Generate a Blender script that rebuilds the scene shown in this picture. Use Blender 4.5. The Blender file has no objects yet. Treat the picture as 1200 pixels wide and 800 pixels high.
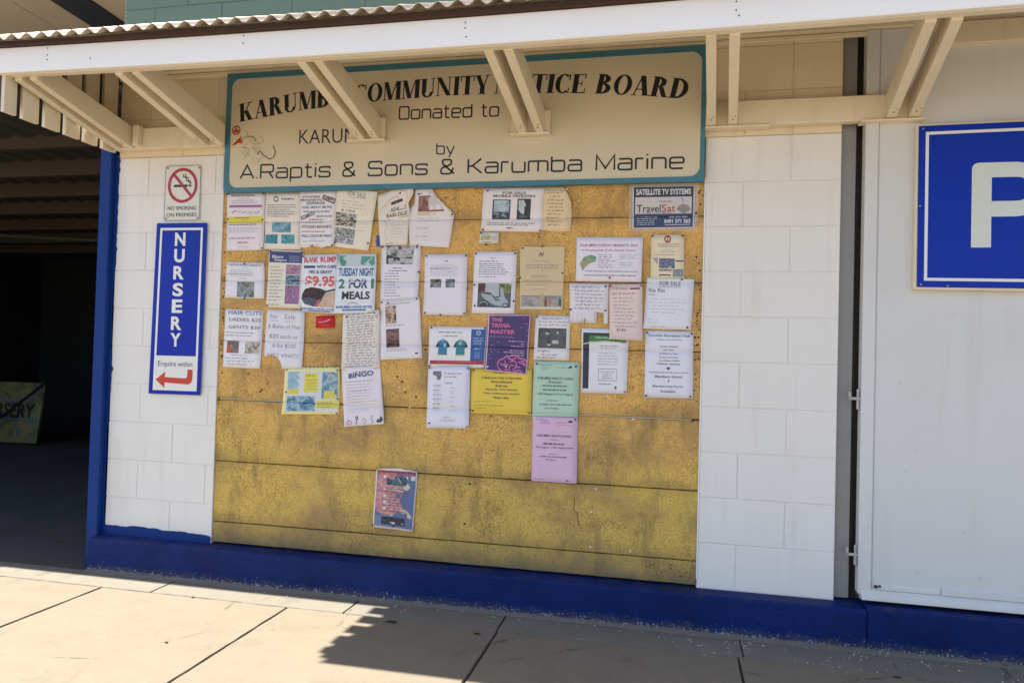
import bpy, bmesh, math, random
from mathutils import Vector, Matrix
random.seed(7)
sc = bpy.context.scene
C = sc.collection
R = math.radians

# ------------------------------------------------------------------ camera, sky, sun, exposure
cam_d = bpy.data.cameras.new('camera')
cam = bpy.data.objects.new('camera', cam_d); C.objects.link(cam)
rt = Vector((0.976153, 0.215229, 0.02727)).normalized()
fw = Vector((-0.21516, 0.976346, 0.02145))
up = rt.cross(fw).normalized(); fw = up.cross(rt).normalized()
# orientation: yaw -12.428, pitch 1.229, roll 1.577 degrees, looking at the wall (wall plane is y = 0)
cy, sy = math.cos(R(-12.428)), math.sin(R(-12.428))
f0 = Vector((sy, cy, 0)); r0 = Vector((cy, -sy, 0)); u0 = Vector((0, 0, 1))
cp, sp = math.cos(R(1.229)), math.sin(R(1.229))
f1 = f0*cp + u0*sp; u1 = u0*cp - f0*sp
cr, sr = math.cos(R(1.577)), math.sin(R(1.577))
r2 = r0*cr + u1*sr; u2 = u1*cr - r0*sr
M = Matrix((r2, u2, -f1)).transposed().to_4x4()
M.translation = Vector((-0.6833, -3.3969, 1.1639))
cam.matrix_world = M
cam_d.sensor_width = 36; cam_d.lens = 26.037
cam_d.clip_start = 0.05; cam_d.clip_end = 2000
sc.camera = cam
sc.render.resolution_x = 1024; sc.render.resolution_y = 682

SUN_EL, SUN_K = 53.4, 0.012
w = bpy.data.worlds.new('World'); sc.world = w; w.use_nodes = True
nt = w.node_tree; nt.nodes.clear()
sky = nt.nodes.new('ShaderNodeTexSky'); sky.sky_type = 'NISHITA'; sky.sun_disc = False
sky.sun_elevation = R(SUN_EL); sky.sun_rotation = R(-89)
sky.air_density = 1.0; sky.dust_density = 1.5
bg = nt.nodes.new('ShaderNodeBackground'); bg.inputs[1].default_value = 0.075
wo = nt.nodes.new('ShaderNodeOutputWorld')
nt.links.new(sky.outputs[0], bg.inputs[0]); nt.links.new(bg.outputs[0], wo.inputs[0])
sl = bpy.data.lights.new('sun', 'SUN'); sl.energy = 5.0; sl.angle = R(0.5); sl.color = (1.0, 0.92, 0.79)
sun = bpy.data.objects.new('sun', sl); C.objects.link(sun)
to_sun = Vector((-1/1.347, SUN_K, 1)).normalized()
sun.rotation_euler = to_sun.to_track_quat('Z', 'Y').to_euler()
sun.location = (-6, -6, 10)
sc.view_settings.view_transform = 'Standard'; sc.view_settings.look = 'None'
sc.view_settings.gamma = 1.0; sc.view_settings.exposure = 1.88
sc.cycles.max_bounces = 8; sc.cycles.diffuse_bounces = 5

# ------------------------------------------------------------------ materials
MATS = {}
def srgb(c):
    return tuple(((x/255)/12.92 if x/255 <= 0.04045 else ((x/255+0.055)/1.055)**2.4) for x in c) + (1,)
class NT:
    def __init__(s, name, rough=0.6, spec=0.4, metal=0.0):
        s.m = bpy.data.materials.new(name); s.m.use_nodes = True
        s.t = s.m.node_tree; s.b = s.t.nodes['Principled BSDF']
        s.b.inputs['Roughness'].default_value = rough
        s.b.inputs['Specular IOR Level'].default_value = spec
        s.b.inputs['Metallic'].default_value = metal
        s.co = s.t.nodes.new('ShaderNodeTexCoord'); s.p = s.co.outputs['Object']
    def n(s, t): return s.t.nodes.new(t)
    def l(s, a, b): s.t.links.new(a, b)
    def world(s):
        g = s.n('ShaderNodeNewGeometry'); s.p = g.outputs['Position']; return s
    def mapped(s, sc_=(1,1,1), loc=(0,0,0)):
        m = s.n('ShaderNodeMapping'); m.inputs['Scale'].default_value = sc_; m.inputs['Location'].default_value = loc
        s.l(s.p, m.inputs[0]); return m.outputs[0]
    def noise(s, scale, detail=4, rough=0.55, p=None, dist=0):
        n = s.n('ShaderNodeTexNoise'); n.inputs['Scale'].default_value = scale
        n.inputs['Detail'].default_value = detail; n.inputs['Roughness'].default_value = rough
        n.inputs['Distortion'].default_value = dist
        s.l(p or s.p, n.inputs['Vector']); return n.outputs[0]
    def vor(s, scale, feat='F1', p=None, out='Distance', rnd=1):
        n = s.n('ShaderNodeTexVoronoi'); n.feature = feat; n.inputs['Scale'].default_value = scale
        n.inputs['Randomness'].default_value = rnd
        s.l(p or s.p, n.inputs['Vector']); return n.outputs[out]
    def ramp(s, v, stops, interp='LINEAR'):
        n = s.n('ShaderNodeValToRGB'); n.color_ramp.interpolation = interp
        e = n.color_ramp.elements
        while len(e) < len(stops): e.new(0.5)
        for i, (pos, c) in enumerate(stops):
            e[i].position = pos
            if not isinstance(c, tuple): c = (c, c, c, 1)
            e[i].color = c if len(c) == 4 else c + (1,)
        s.l(v, n.inputs[0]); return n.outputs[0]
    def mix(s, f, a, b, mode='MIX'):
        n = s.n('ShaderNodeMix'); n.data_type = 'RGBA'; n.blend_type = mode
        for i, v in ((0, f), (6, a), (7, b)):
            if hasattr(v, 'is_linked') or hasattr(v, 'links'): s.l(v, n.inputs[i])
            else: n.inputs[i].default_value = v if not isinstance(v, tuple) or len(v) == 4 else v + (1,)
        return n.outputs[2]
    def math(s, op, a, b=0.0, clamp=False):
        n = s.n('ShaderNodeMath'); n.operation = op; n.use_clamp = clamp
        for i, v in ((0, a), (1, b)):
            if isinstance(v, (int, float)): n.inputs[i].default_value = v
            else: s.l(v, n.inputs[i])
        return n.outputs[0]
    def xyz(s, k):
        n = s.n('ShaderNodeSeparateXYZ'); s.l(s.p, n.inputs[0]); return n.outputs[k]
    def col(s, v):
        if isinstance(v, tuple): s.b.inputs['Base Color'].default_value = v if len(v) == 4 else v + (1,)
        else: s.l(v, s.b.inputs['Base Color'])
        return s
    def bump(s, v, strength=0.3, dist=0.002):
        n = s.n('ShaderNodeBump'); n.inputs['Strength'].default_value = strength; n.inputs['Distance'].default_value = dist
        s.l(v, n.inputs['Height']); s.l(n.outputs[0], s.b.inputs['Normal']); return s
    def rough(s, v): s.l(v, s.b.inputs['Roughness']); return s

def paint(name, c, rough=0.5, dirt=0.25, bumps=0.25, dirtc=(0.16, 0.12, 0.08), scale=6, spec=0.4, drips=0.0):
    k = NT(name, rough, spec).world()
    n1 = k.noise(scale, 6, 0.65); n2 = k.noise(scale*9, 5, 0.7)
    f = k.math('MULTIPLY', k.ramp(n1, [(0.45, 0.0), (0.8, 1.0)]), dirt)
    spots = k.math('MULTIPLY', k.ramp(n2, [(0.66, 0.0), (0.74, 1.0)]), dirt*1.2)
    c1 = k.mix(f, c, tuple(x*y for x, y in zip(c, (0.72, 0.68, 0.6))))
    c2 = k.mix(spots, c1, dirtc)
    if drips:
        d = k.ramp(k.noise(1.0, 5, 0.6, k.mapped((16, 16, 1.1))), [(0.52, 0.0), (0.72, 1.0)])
        d2 = k.ramp(k.noise(2.2, 4), [(0.42, 0.0), (0.62, 1.0)])
        c2 = k.mix(k.math('MULTIPLY', k.math('MULTIPLY', d, d2), drips), c2, tuple(x*y for x, y in zip(c, (0.62, 0.56, 0.47))))
        fly = k.ramp(k.vor(14), [(0.018, 1.0), (0.03, 0.0)])
        c2 = k.mix(k.math('MULTIPLY', k.math('MULTIPLY', fly, k.ramp(k.noise(3, 2), [(0.5, 0.0), (0.55, 1.0)])), 0.8), c2, dirtc)
    hgt = k.math('ADD', k.noise(scale*22, 4, 0.6), k.math('MULTIPLY', k.ramp(k.vor(160), [(0.1, 0.0), (0.3, 1.0)]), 0.35 if drips else 0.0))
    k.col(c2).bump(hgt, bumps, 0.0015)
    return k.m
white_wall = paint('white_block_paint', (0.77, 0.755, 0.73), 0.55, 0.16, 0.6, scale=3, drips=0.30)
mortar_w = paint('white_mortar_paint', (0.72, 0.70, 0.67), 0.7, 0.4, 0.6, scale=9)
mortar_c = paint('cream_mortar_paint', (0.60, 0.51, 0.36), 0.7, 0.4, 0.6, scale=9)
mortar_g = paint('green_mortar_paint', (0.08, 0.14, 0.115), 0.7, 0.5, 0.6, scale=9)
cream_wall = paint('cream_block_paint', (0.72, 0.62, 0.45), 0.55, 0.15, 0.5, scale=3, drips=0.3)
cream = paint('cream_timber_paint', (0.76, 0.67, 0.51), 0.5, 0.4, 0.35, scale=5, drips=0.35)
fasc = paint('white_fascia_paint', (0.86, 0.86, 0.86), 0.45, 0.10, 0.12, scale=3)
green_wall = paint('green_block_paint', (0.10, 0.17, 0.14), 0.6, 0.25, 0.5, scale=4)
door_w = paint('white_door_paint', (0.64, 0.65, 0.65), 0.42, 0.2, 0.2, scale=2, drips=0.22)
def kerbmat(name, c):
    k = NT(name, 0.55, 0.15).world()
    z = k.xyz('Z')
    n = k.noise(95, 5, 0.75)
    lo = k.ramp(z, [(0.0, 1.0), (0.02, 0.5), (0.07, 0.0)])
    chips = k.ramp(k.math('ADD', k.math('MULTIPLY', lo, 0.24), n), [(0.70, 0.0), (0.73, 1.0)])
    specks = k.ramp(k.vor(38), [(0.05, 1.0), (0.075, 0.0)])
    rare = k.ramp(k.noise(7, 2), [(0.56, 0.0), (0.6, 1.0)])
    c1 = k.mix(k.ramp(k.noise(4, 5), [(0.4, 0.0), (0.7, 0.6)]), c, tuple(x*0.5 for x in c))
    c1 = k.mix(k.ramp(k.noise(14, 5), [(0.55, 0.0), (0.8, 0.25)]), c1, (0.03, 0.06, 0.18))
    sc_ = k.ramp(k.noise(1.0, 5, 0.7, k.mapped((5, 5, 60))), [(0.66, 0.0), (0.72, 0.35)])
    c1 = k.mix(sc_, c1, (0.10, 0.13, 0.20))
    dst = k.ramp(k.math('ADD', z, k.math('MULTIPLY', k.noise(18, 5), 0.06)), [(0.035, 0.55), (0.075, 0.0)])
    c1 = k.mix(dst, c1, (0.10, 0.09, 0.075))
    c2 = k.mix(chips, c1, (0.3, 0.32, 0.34))
    c3 = k.mix(k.math('MULTIPLY', k.math('MULTIPLY', specks, rare), lo), c2, (0.5, 0.5, 0.48))
    top = k.ramp(z, [(0.158, 0.0), (0.17, 0.5)])
    c3 = k.mix(k.math('MULTIPLY', top, k.ramp(k.noise(9, 4), [(0.4, 0.0), (0.65, 1.0)])), c3, (0.05, 0.05, 0.06))
    k.col(c3).bump(k.noise(70, 4), 0.6, 0.003)
    return k.m
kerb_blue = kerbmat('blue_kerb_paint', (0.004, 0.020, 0.125))
post_blue = paint('blue_post_paint', (0.006, 0.036, 0.20), 0.5, 0.3, 0.3, spec=0.15)
sign_blue = NT('blue_enamel', 0.22, 0.2).col((0.001, 0.024, 0.36)).m
sign_white = NT('white_enamel', 0.25, 0.5).col((0.74, 0.75, 0.74)).m
teal = paint('teal_frame_paint', (0.060, 0.20, 0.27), 0.5, 0.55, 0.3, dirtc=(0.5, 0.45, 0.35), scale=9)
def signface():
    k = NT('beige_sign_paint', 0.4, 0.4).world()
    n = k.ramp(k.noise(2.5, 5), [(0.35, 0.0), (0.75, 0.35)])
    c = k.mix(n, (0.64, 0.57, 0.43), (0.52, 0.44, 0.31))
    s = k.ramp(k.noise(60, 3), [(0.74, 0.0), (0.77, 1.0)])
    k.col(k.mix(s, c, (0.25, 0.2, 0.14))).bump(k.noise(150, 3), 0.1, 0.001)
    return k.m
sign_face = signface()
def cork():
    k = NT('weathered_cork', 0.85, 0.2).world()
    p = k.mapped((1, 1, 1))
    big = k.noise(1.6, 5, 0.6); mid = k.noise(7, 5, 0.65); fine = k.noise(150, 5, 0.9)
    base = k.mix(k.ramp(fine, [(0.36, 0.0), (0.62, 1.0)]), (0.42, 0.215, 0.056), (0.94, 0.585, 0.19))
    z = k.xyz('Z')
    # bright mustard paint remains low on the board, browner cork above
    low = k.ramp(k.math('ADD', z, k.math('MULTIPLY', k.math('SUBTRACT', big, 0.5), 1.3)), [(0.55, 1.0), (1.35, 0.0)])
    yel = k.mix(k.ramp(fine, [(0.36, 0.0), (0.58, 1.0)]), (0.36, 0.235, 0.058), (0.78, 0.54, 0.14))
    c = k.mix(low, base, yel)
    # grey-brown grime in irregular patches, vertical runs and along each joint
    g1 = k.ramp(k.noise(2.3, 6, 0.68, k.mapped((1, 1, 1.6), (3, 0, 5))), [(0.45, 0.0), (0.66, 0.72)])
    c = k.mix(g1, c, (0.30, 0.205, 0.105))
    g1b = k.ramp(k.noise(6, 6, 0.7, k.mapped((1.6, 1, 0.5), (9, 0, 2))), [(0.5, 0.0), (0.68, 0.6)])
    c = k.mix(g1b, c, (0.20, 0.14, 0.07))
    zz = k.math('FRACT', k.math('DIVIDE', k.math('SUBTRACT', z, 0.295), 0.305))
    nb = k.math('MULTIPLY', k.math('SUBTRACT', mid, 0.5), 0.5)
    jn = k.ramp(k.math('ADD', zz, nb), [(0.0, 0.65), (0.17, 0.0), (0.85, 0.0), (1.0, 0.55)])
    c = k.mix(k.math('MULTIPLY', jn, 0.5), c, (0.17, 0.115, 0.055))
    foot = k.ramp(k.math('ADD', z, k.math('MULTIPLY', mid, 0.12)), [(0.24, 0.85), (0.36, 0.0)])
    c = k.mix(foot, c, (0.16, 0.13, 0.085))
    # crackle and pits
    vn = k.math('ADD', k.vor(52, 'DISTANCE_TO_EDGE', k.mapped((1, 1, 1))), k.math('MULTIPLY', k.math('SUBTRACT', k.noise(45, 3), 0.5), 0.16))
    cr = k.ramp(vn, [(0.0, 1.0), (0.035, 0.0)])
    crm = k.ramp(k.noise(3, 3, 0.5, k.mapped((1, 1, 1), (4, 4, 4))), [(0.40, 0.0), (0.62, 0.8)])
    crk = k.math('MULTIPLY', cr, crm)
    c = k.mix(k.math('MULTIPLY', crk, 0.9), c, (0.06, 0.035, 0.012))
    pit = k.ramp(k.vor(75, p=k.mapped((1, 1, 1.6))), [(0.12, 1.0), (0.26, 0.0)])
    pm = k.ramp(k.noise(48, 3), [(0.50, 0.0), (0.60, 1.0)])
    pf = k.math('MULTIPLY', pit, pm)
    c = k.mix(k.math('MULTIPLY', pf, 0.8), c, (0.055, 0.03, 0.012))
    h = k.math('SUBTRACT', k.math('MULTIPLY', fine, 0.6), k.math('ADD', k.math('MULTIPLY', pf, 0.7), crk))
    k.col(c).bump(h, 0.5, 0.003)
    return k.m
cork_m = cork()
groove_m = NT('dark_groove', 0.9, 0.1).col((0.035, 0.022, 0.012)).m
def concrete(name, c, stain=0.5, warm=(0.3, 0.24, 0.17)):
    k = NT(name, 0.85, 0.25).world()
    a = k.noise(1.3, 6, 0.62); b = k.noise(9, 6, 0.7); f = k.noise(140, 4, 0.8)
    c1 = k.mix(k.ramp(a, [(0.35, 0.0), (0.7, stain)]), c, warm)
    c2 = k.mix(k.ramp(b, [(0.42, 0.0), (0.75, 0.35)]), c1, tuple(x*0.6 for x in c))
    c3 = k.mix(k.ramp(f, [(0.35, 0.35), (0.6, 0.0)]), c2, tuple(x*0.62 for x in c))
    sp = k.ramp(k.vor(21), [(0.02, 1.0), (0.035, 0.0)])
    sm = k.ramp(k.noise(5, 2), [(0.55, 0.0), (0.6, 1.0)])
    c4 = k.mix(k.math('MULTIPLY', sp, sm), c3, (0.05, 0.04, 0.03))
    st_ = k.ramp(k.noise(3.2, 6, 0.7, k.mapped((1, 1, 1), (7, 3, 0))), [(0.56, 0.0), (0.68, 0.4)])
    c4 = k.mix(st_, c4, tuple(x*0.55 for x in c))
    ck = k.ramp(k.math('ADD', k.vor(1.1, 'DISTANCE_TO_EDGE'), k.math('MULTIPLY', k.math('SUBTRACT', k.noise(9, 5, .7), 0.5), 0.09)), [(0.0, 0.55), (0.0035, 0.0)])
    c4 = k.mix(k.math('MULTIPLY', ck, k.ramp(k.noise(1.7, 2), [(0.45, 0.0), (0.55, 1.0)])), c4, tuple(x*0.3 for x in c))
    k.col(c4).bump(k.math('ADD', k.math('MULTIPLY', f, 0.5), b), 0.5, 0.004)
    return k.m
slab_m = concrete('old_concrete_slab', (0.198, 0.172, 0.133), 0.35, (0.165, 0.136, 0.10))
strip_m = concrete('grey_mortar_strip', (0.195, 0.18, 0.15), 0.4, (0.145, 0.135, 0.115))
asphalt = concrete('dusty_road', (0.18, 0.15, 0.11), 0.4, (0.14, 0.115, 0.085))
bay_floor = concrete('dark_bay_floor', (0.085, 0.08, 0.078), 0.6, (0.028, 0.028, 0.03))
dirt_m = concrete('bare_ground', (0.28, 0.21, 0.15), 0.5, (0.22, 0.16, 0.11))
dark_wall = paint('dark_interior_wall', (0.012, 0.016, 0.02), 0.8, 0.5, 0.2, scale=2)  # wall and ceiling colours near black: the bay's shade is painted in
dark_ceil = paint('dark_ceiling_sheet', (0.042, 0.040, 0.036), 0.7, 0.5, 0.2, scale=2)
joist_m = paint('brown_joist_timber', (0.055, 0.041, 0.032), 0.7, 0.5, 0.3)
soffit_m = paint('tan_soffit_sheet', (0.56, 0.49, 0.37), 0.6, 0.3, 0.2, scale=3)
navy = paint('navy_beam_paint', (0.006, 0.016, 0.035), 0.5, 0.2, 0.2)
def zinc_m():
    k = NT('weathered_corrugated_steel', 0.42, 0.5, 0.35).world()
    c = k.mix(k.ramp(k.noise(12, 5), [(0.35, 0.0), (0.75, 0.8)]), (0.50, 0.44, 0.36), (0.30, 0.22, 0.15))
    c = k.mix(k.ramp(k.noise(25, 5, 0.75), [(0.62, 0.0), (0.72, 0.8)]), c, (0.13, 0.065, 0.035))
    k.col(c); return k.m
zinc = zinc_m()
rust = paint('rusty_dark_brown', (0.055, 0.028, 0.018), 0.8, 0.5, 0.4)
grey_steel = paint('grey_channel_paint', (0.25, 0.25, 0.245), 0.4, 0.35, 0.1, scale=4)
hinge_m = paint('grey_hinge_paint', (0.42, 0.41, 0.39), 0.5, 0.6, 0.3)
black = NT('black_gap', 0.8, 0.2).col((0.01, 0.009, 0.009)).m
steel = NT('dull_steel', 0.4, 0.5, 0.6).col((0.3, 0.28, 0.25)).m
pin_m = NT('dark_pin_plastic', 0.35, 0.5).col((0.018, 0.015, 0.02)).m
pin_r = NT('red_pin_plastic', 0.35, 0.5).col((0.4, 0.03, 0.03)).m
pin_w = NT('white_pin_plastic', 0.35, 0.5).col((0.75, 0.72, 0.68)).m
def ink(rgb, rough=0.55):
    key = ('ink', tuple(rgb), rough)
    if key not in MATS:
        k = NT('ink_%02x%02x%02x' % tuple(int(x) for x in rgb), rough, 0.3).world()
        c = srgb(rgb)[:3]
        c = tuple(0.03 + x*0.78 for x in c)
        n = k.ramp(k.noise(60, 3), [(0.3, 0.0), (0.8, 0.25)])
        k.col(k.mix(n, c, tuple(min(1, x*1.25+0.03) for x in c)))
        MATS[key] = k.m
    return MATS[key]
def papermat(rgb):
    key = ('paper', tuple(rgb))
    if key not in MATS:
        k = NT('paper_%02x%02x%02x' % tuple(int(x) for x in rgb), 0.6, 0.25).world()
        c = tuple(min(.92, x*1.02) for x in srgb(rgb)[:3])
        n = k.ramp(k.noise(9, 5), [(0.35, 0.0), (0.8, 0.3)])
        k.col(k.mix(n, c, (c[0]*0.86, c[1]*0.80, c[2]*0.70))).bump(k.noise(35, 3), 0.25, 0.002)
        MATS[key] = k.m
    return MATS[key]
def photomat(pal, scale=60, seed=0):
    key = ('photo', tuple(pal), scale, seed)
    if key not in MATS:
        k = NT('photo_print', 0.3, 0.4).world()
        v = k.noise(scale, 3, 0.6, k.mapped((1, 1, 1.3), (seed*3.7, 0, seed*1.9)), 0.6)
        n = len(pal); st = [(0.33+0.36*i/max(1, n-1), tuple(x*0.8 for x in srgb(c)[:3])) for i, c in enumerate(pal)]
        k.col(k.ramp(v, st)); MATS[key] = k.m
    return MATS[key]

# ------------------------------------------------------------------ mesh helpers
class MB:
    def __init__(s): s.v = []; s.f = []; s.mi = []; s.mats = []
    def mat(s, m):
        if m not in s.mats: s.mats.append(m)
        return s.mats.index(m)
    def add(s, vs, fs, m=None):
        o = len(s.v); s.v += [tuple(v) for v in vs]; k = s.mat(m) if m else 0
        for f in fs: s.f.append([i+o for i in f]); s.mi.append(k)
    def box(s, x0, x1, y0, y1, z0, z1, m=None):
        s.add([(x0,y0,z0),(x1,y0,z0),(x1,y1,z0),(x0,y1,z0),(x0,y0,z1),(x1,y0,z1),(x1,y1,z1),(x0,y1,z1)],
              [(0,3,2,1),(4,5,6,7),(0,1,5,4),(1,2,6,5),(2,3,7,6),(3,0,4,7)], m)
    def prism_x(s, prof, x0, x1, m=None):     # profile of (y, z), extruded along x
        n = len(prof)
        s.add([(x0, y, z) for y, z in prof] + [(x1, y, z) for y, z in prof],
              [tuple(range(n)), tuple(range(2*n-1, n-1, -1))] + [(i, i+n, (i+1) % n+n, (i+1) % n) for i in range(n)], m)
    def prism_y(s, prof, y0, y1, m=None):     # profile of (x, z), extruded along y
        n = len(prof)
        s.add([(x, y0, z) for x, z in prof] + [(x, y1, z) for x, z in prof],
              [tuple(range(n)), tuple(range(2*n-1, n-1, -1))] + [(i, i+n, (i+1) % n+n, (i+1) % n) for i in range(n)], m)
    def cyl(s, p0, p1, r, n=12, m=None):
        p0 = Vector(p0); p1 = Vector(p1); d = (p1-p0).normalized()
        a = d.orthogonal().normalized(); b = d.cross(a)
        vs = [p + (a*math.cos(2*math.pi*i/n)+b*math.sin(2*math.pi*i/n))*r for p in (p0, p1) for i in range(n)]
        s.add(vs, [tuple(range(n-1, -1, -1)), tuple(range(n, 2*n))] + [(i, (i+1) % n, (i+1) % n+n, i+n) for i in range(n)], m)
    def mesh(s, name, recalc=True):
        me = bpy.data.meshes.new(name); me.from_pydata(s.v, [], s.f)
        for m in s.mats: me.materials.append(m)
        for p, k in zip(me.polygons, s.mi): p.material_index = k
        if recalc:
            bm = bmesh.new(); bm.from_mesh(me); bmesh.ops.recalc_face_normals(bm, faces=bm.faces); bm.to_mesh(me); bm.free()
        me.update(); return me
    def build(s, name, m=None, parent=None, bev=0, seg=1, loc=None, recalc=True):
        if m and not s.mats: s.mats = [m]
        me = s.mesh(name, recalc)
        o = bpy.data.objects.new(name, me); C.objects.link(o)
        if loc is not None:
            me.transform(Matrix.Translation(-Vector(loc)))
            o.location = loc
        if parent is not None:
            o.parent = parent; o.location = o.location - world_loc(parent) if loc is not None else -world_loc(parent)
        if bev: bevel(o, bev, seg)
        return o
def world_loc(o):
    v = Vector(o.location)
    while o.parent: o = o.parent; v += Vector(o.location)
    return v
def bevel(o, wdt, seg=1):
    b = o.modifiers.new('bevel', 'BEVEL'); b.width = wdt; b.segments = seg; b.limit_method = 'ANGLE'; b.angle_limit = R(40)
def tag(o, label=None, cat=None, group=None, kind=None):
    if label: o['label'] = label
    if cat: o['category'] = cat
    if group: o['group'] = group
    if kind: o['kind'] = kind
    return o
def empty(name, loc, label=None, cat=None, group=None):
    o = bpy.data.objects.new(name, None); C.objects.link(o); o.location = loc; o.empty_display_size = 0.1
    return tag(o, label, cat, group)
def part(name, m, parent, boxes, bev=0, loc=None):
    b = MB()
    for q in boxes: b.box(*q)
    if loc is None:
        q = boxes[0]; loc = ((q[0]+q[1])/2, (q[2]+q[3])/2, (q[4]+q[5])/2)
    return b.build(name, m, parent, bev, loc=loc)

# ------------------------------------------------------------------ the ground
g = MB(); g.add([(-600,-600,-0.16),(600,-600,-0.16),(600,600,-0.16),(-600,600,-0.16)], [(0,1,2,3)])
tag(g.build('ground', dirt_m), kind='structure')
g = MB(); g.box(-60, 60, -12, -2.30, -0.30, -0.13)
tag(g.build('road', asphalt), kind='structure')
g = MB(); g.box(-60, 60, -2.28, -0.079, -0.30, -0.02)
pave = tag(g.build('pavement', concrete('slab_bedding', (0.06, 0.05, 0.04)), loc=(0, -1, -0.3)), kind='structure')
def slab(x0, x1, y0, y1, mat, name='paving_slab', bev=0.006):
    cx, cy = (x0+x1)/2, (y0+y1)/2; pts = []
    cor = [(x0, y0), (x1, y0), (x1, y1), (x0, y1)]
    for (ax, ay), (bx_, by_) in zip(cor, cor[1:]+cor[:1]):
        n = max(2, int(math.hypot(bx_-ax, by_-ay)/0.05))
        for i in range(n):
            t = i/n; j = random.uniform(-0.0016, 0.0016) if i else 0
            px, py = ax+(bx_-ax)*t, ay+(by_-ay)*t
            if abs(bx_-ax) > abs(by_-ay): py += j
            else: px += j
            pts.append((px-cx, py-cy))
    m = len(pts); q = MB()
    inn = [(px*(1-bev/max(abs(x1-x0), .01)*1.2), py*(1-bev/max(abs(y1-y0), .01)*1.2)) for px, py in pts]
    q.add([(px, py, -0.05) for px, py in pts]+[(px, py, -bev*.8) for px, py in pts]+[(px, py, 0) for px, py in inn],
          [tuple(range(m-1, -1, -1)), tuple(range(2*m, 3*m))]+[(k, (k+1) % m, (k+1) % m+m, k+m) for k in range(m)]+[(k+m, (k+1) % m+m, (k+1) % m+2*m, k+2*m) for k in range(m)])
    q.mats = [mat]
    o = bpy.data.objects.new(name, q.mesh(name)); C.objects.link(o)
    o.location = Vector((cx, cy, random.uniform(-0.001, 0.001))) - world_loc(pave); o.parent = pave
    return o
xs = [-3.365 + 0.985*i for i in range(-5, 9)]
for i, x in enumerate(xs[:-1]):
    x1 = xs[i+1]
    for y0, y1 in ((-1.32, -0.293), (-2.27, -1.328)):
        slab(x+0.004, x1-0.004, y0, y1, slab_m)
xs2 = [-3.60+0.985*i-0.49+0.0 for i in range(-5, 9)]
xs2 = [-8.05, -7.06, -6.07, -5.08, -4.09, -3.10, -2.11, -1.401, -0.39, 0.60, 1.59, 2.58, 3.57, 4.56]
for i, x in enumerate(xs2[:-1]):
    slab(x+0.003, xs2[i+1]-0.003, -0.286, -0.082, strip_m, bev=0.004)
# rough mortar fillet along the foot of the painted kerb
b = MB(); n = 160; xa, xb = -3.64, 1.9
vs = []; fs = []
for i in range(n+1):
    x = xa+(xb-xa)*i/n
    h = 0.008+0.002*math.sin(i*1.7)+0.004*random.random(); wv = 0.028+0.005*math.sin(i*0.31)+0.006*random.random()
    vs += [(x, -0.0785, h), (x, -0.080-wv*0.5, h*0.7), (x, -0.080-wv, 0.0005)]
for i in range(n):
    for j in range(2): a = i*3+j; fs.append((a, a+1, a+4, a+3))
b.add(vs, fs); fl = b.build('mortar_fillet', strip_m, pave)
for p in fl.data.polygons: p.use_smooth = True
# a scatter of paint flakes and grit swept against the kerb
b = MB()
clus = [(random.uniform(-0.9, 1.5), random.uniform(-.30, -.09)) for _ in range(16)]
for i in range(300):
    cx_, cy_ = random.choice(clus); x = cx_+random.gauss(0, .07) if i < 190 else random.uniform(-3.0, 1.5)
    y = min(-.086, cy_+random.gauss(0, .035)) if i < 190 else -0.085-abs(random.gauss(0, 0.07)); s = 0.0012+0.0045*random.random()**2.5; z = 0.001+ (0.006 if y > -0.11 else 0)
    a = random.uniform(0, 6.28); pts = [(x+s*math.cos(a+k*1.57)*random.uniform(.5, 1.2), y+s*math.sin(a+k*1.57)*random.uniform(.5, 1.2)) for k in range(4)]
    b.add([(px, py, z) for px, py in pts]+[(px, py, z+0.0015) for px, py in pts], [(4,5,6,7),(0,1,5,4),(1,2,6,5),(2,3,7,6),(3,0,4,7)])
fl = b.build('paint_flakes', NT('flake_white', .7, .2).col((0.62, 0.6, 0.55)).m)
tag(fl, 'pale paint flakes and grit scattered along the foot of the blue kerb', 'debris', kind='stuff')
b = MB()
for x, y, s in [(-1.86, -0.335, .022), (-1.47, -.36, .012), (0.16, -.33, .012), (-2.86,-.30,.008), (-2.62, -.80, .006)]:
    pts = [(x+s*math.cos(k*1.05)*random.uniform(.6, 1.2)*1.6, y+s*math.sin(k*1.05)*random.uniform(.5, 1)) for k in range(6)]
    b.add([(px, py, 0.0005) for px, py in pts]+[(x+(px-x)*.6, y+(py-y)*.6, 0.005) for px, py in pts], [(6,7,8,9,10,11)]+[(k, (k+1) % 6, (k+1) % 6+6, k+6) for k in range(6)])
tag(b.build('dropped_gum', NT('dark_gum', .8, .2).col((0.04, 0.03, 0.025)).m), 'small dark lumps of old gum and leaf dropped on the pavement', 'litter', kind='stuff')

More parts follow.
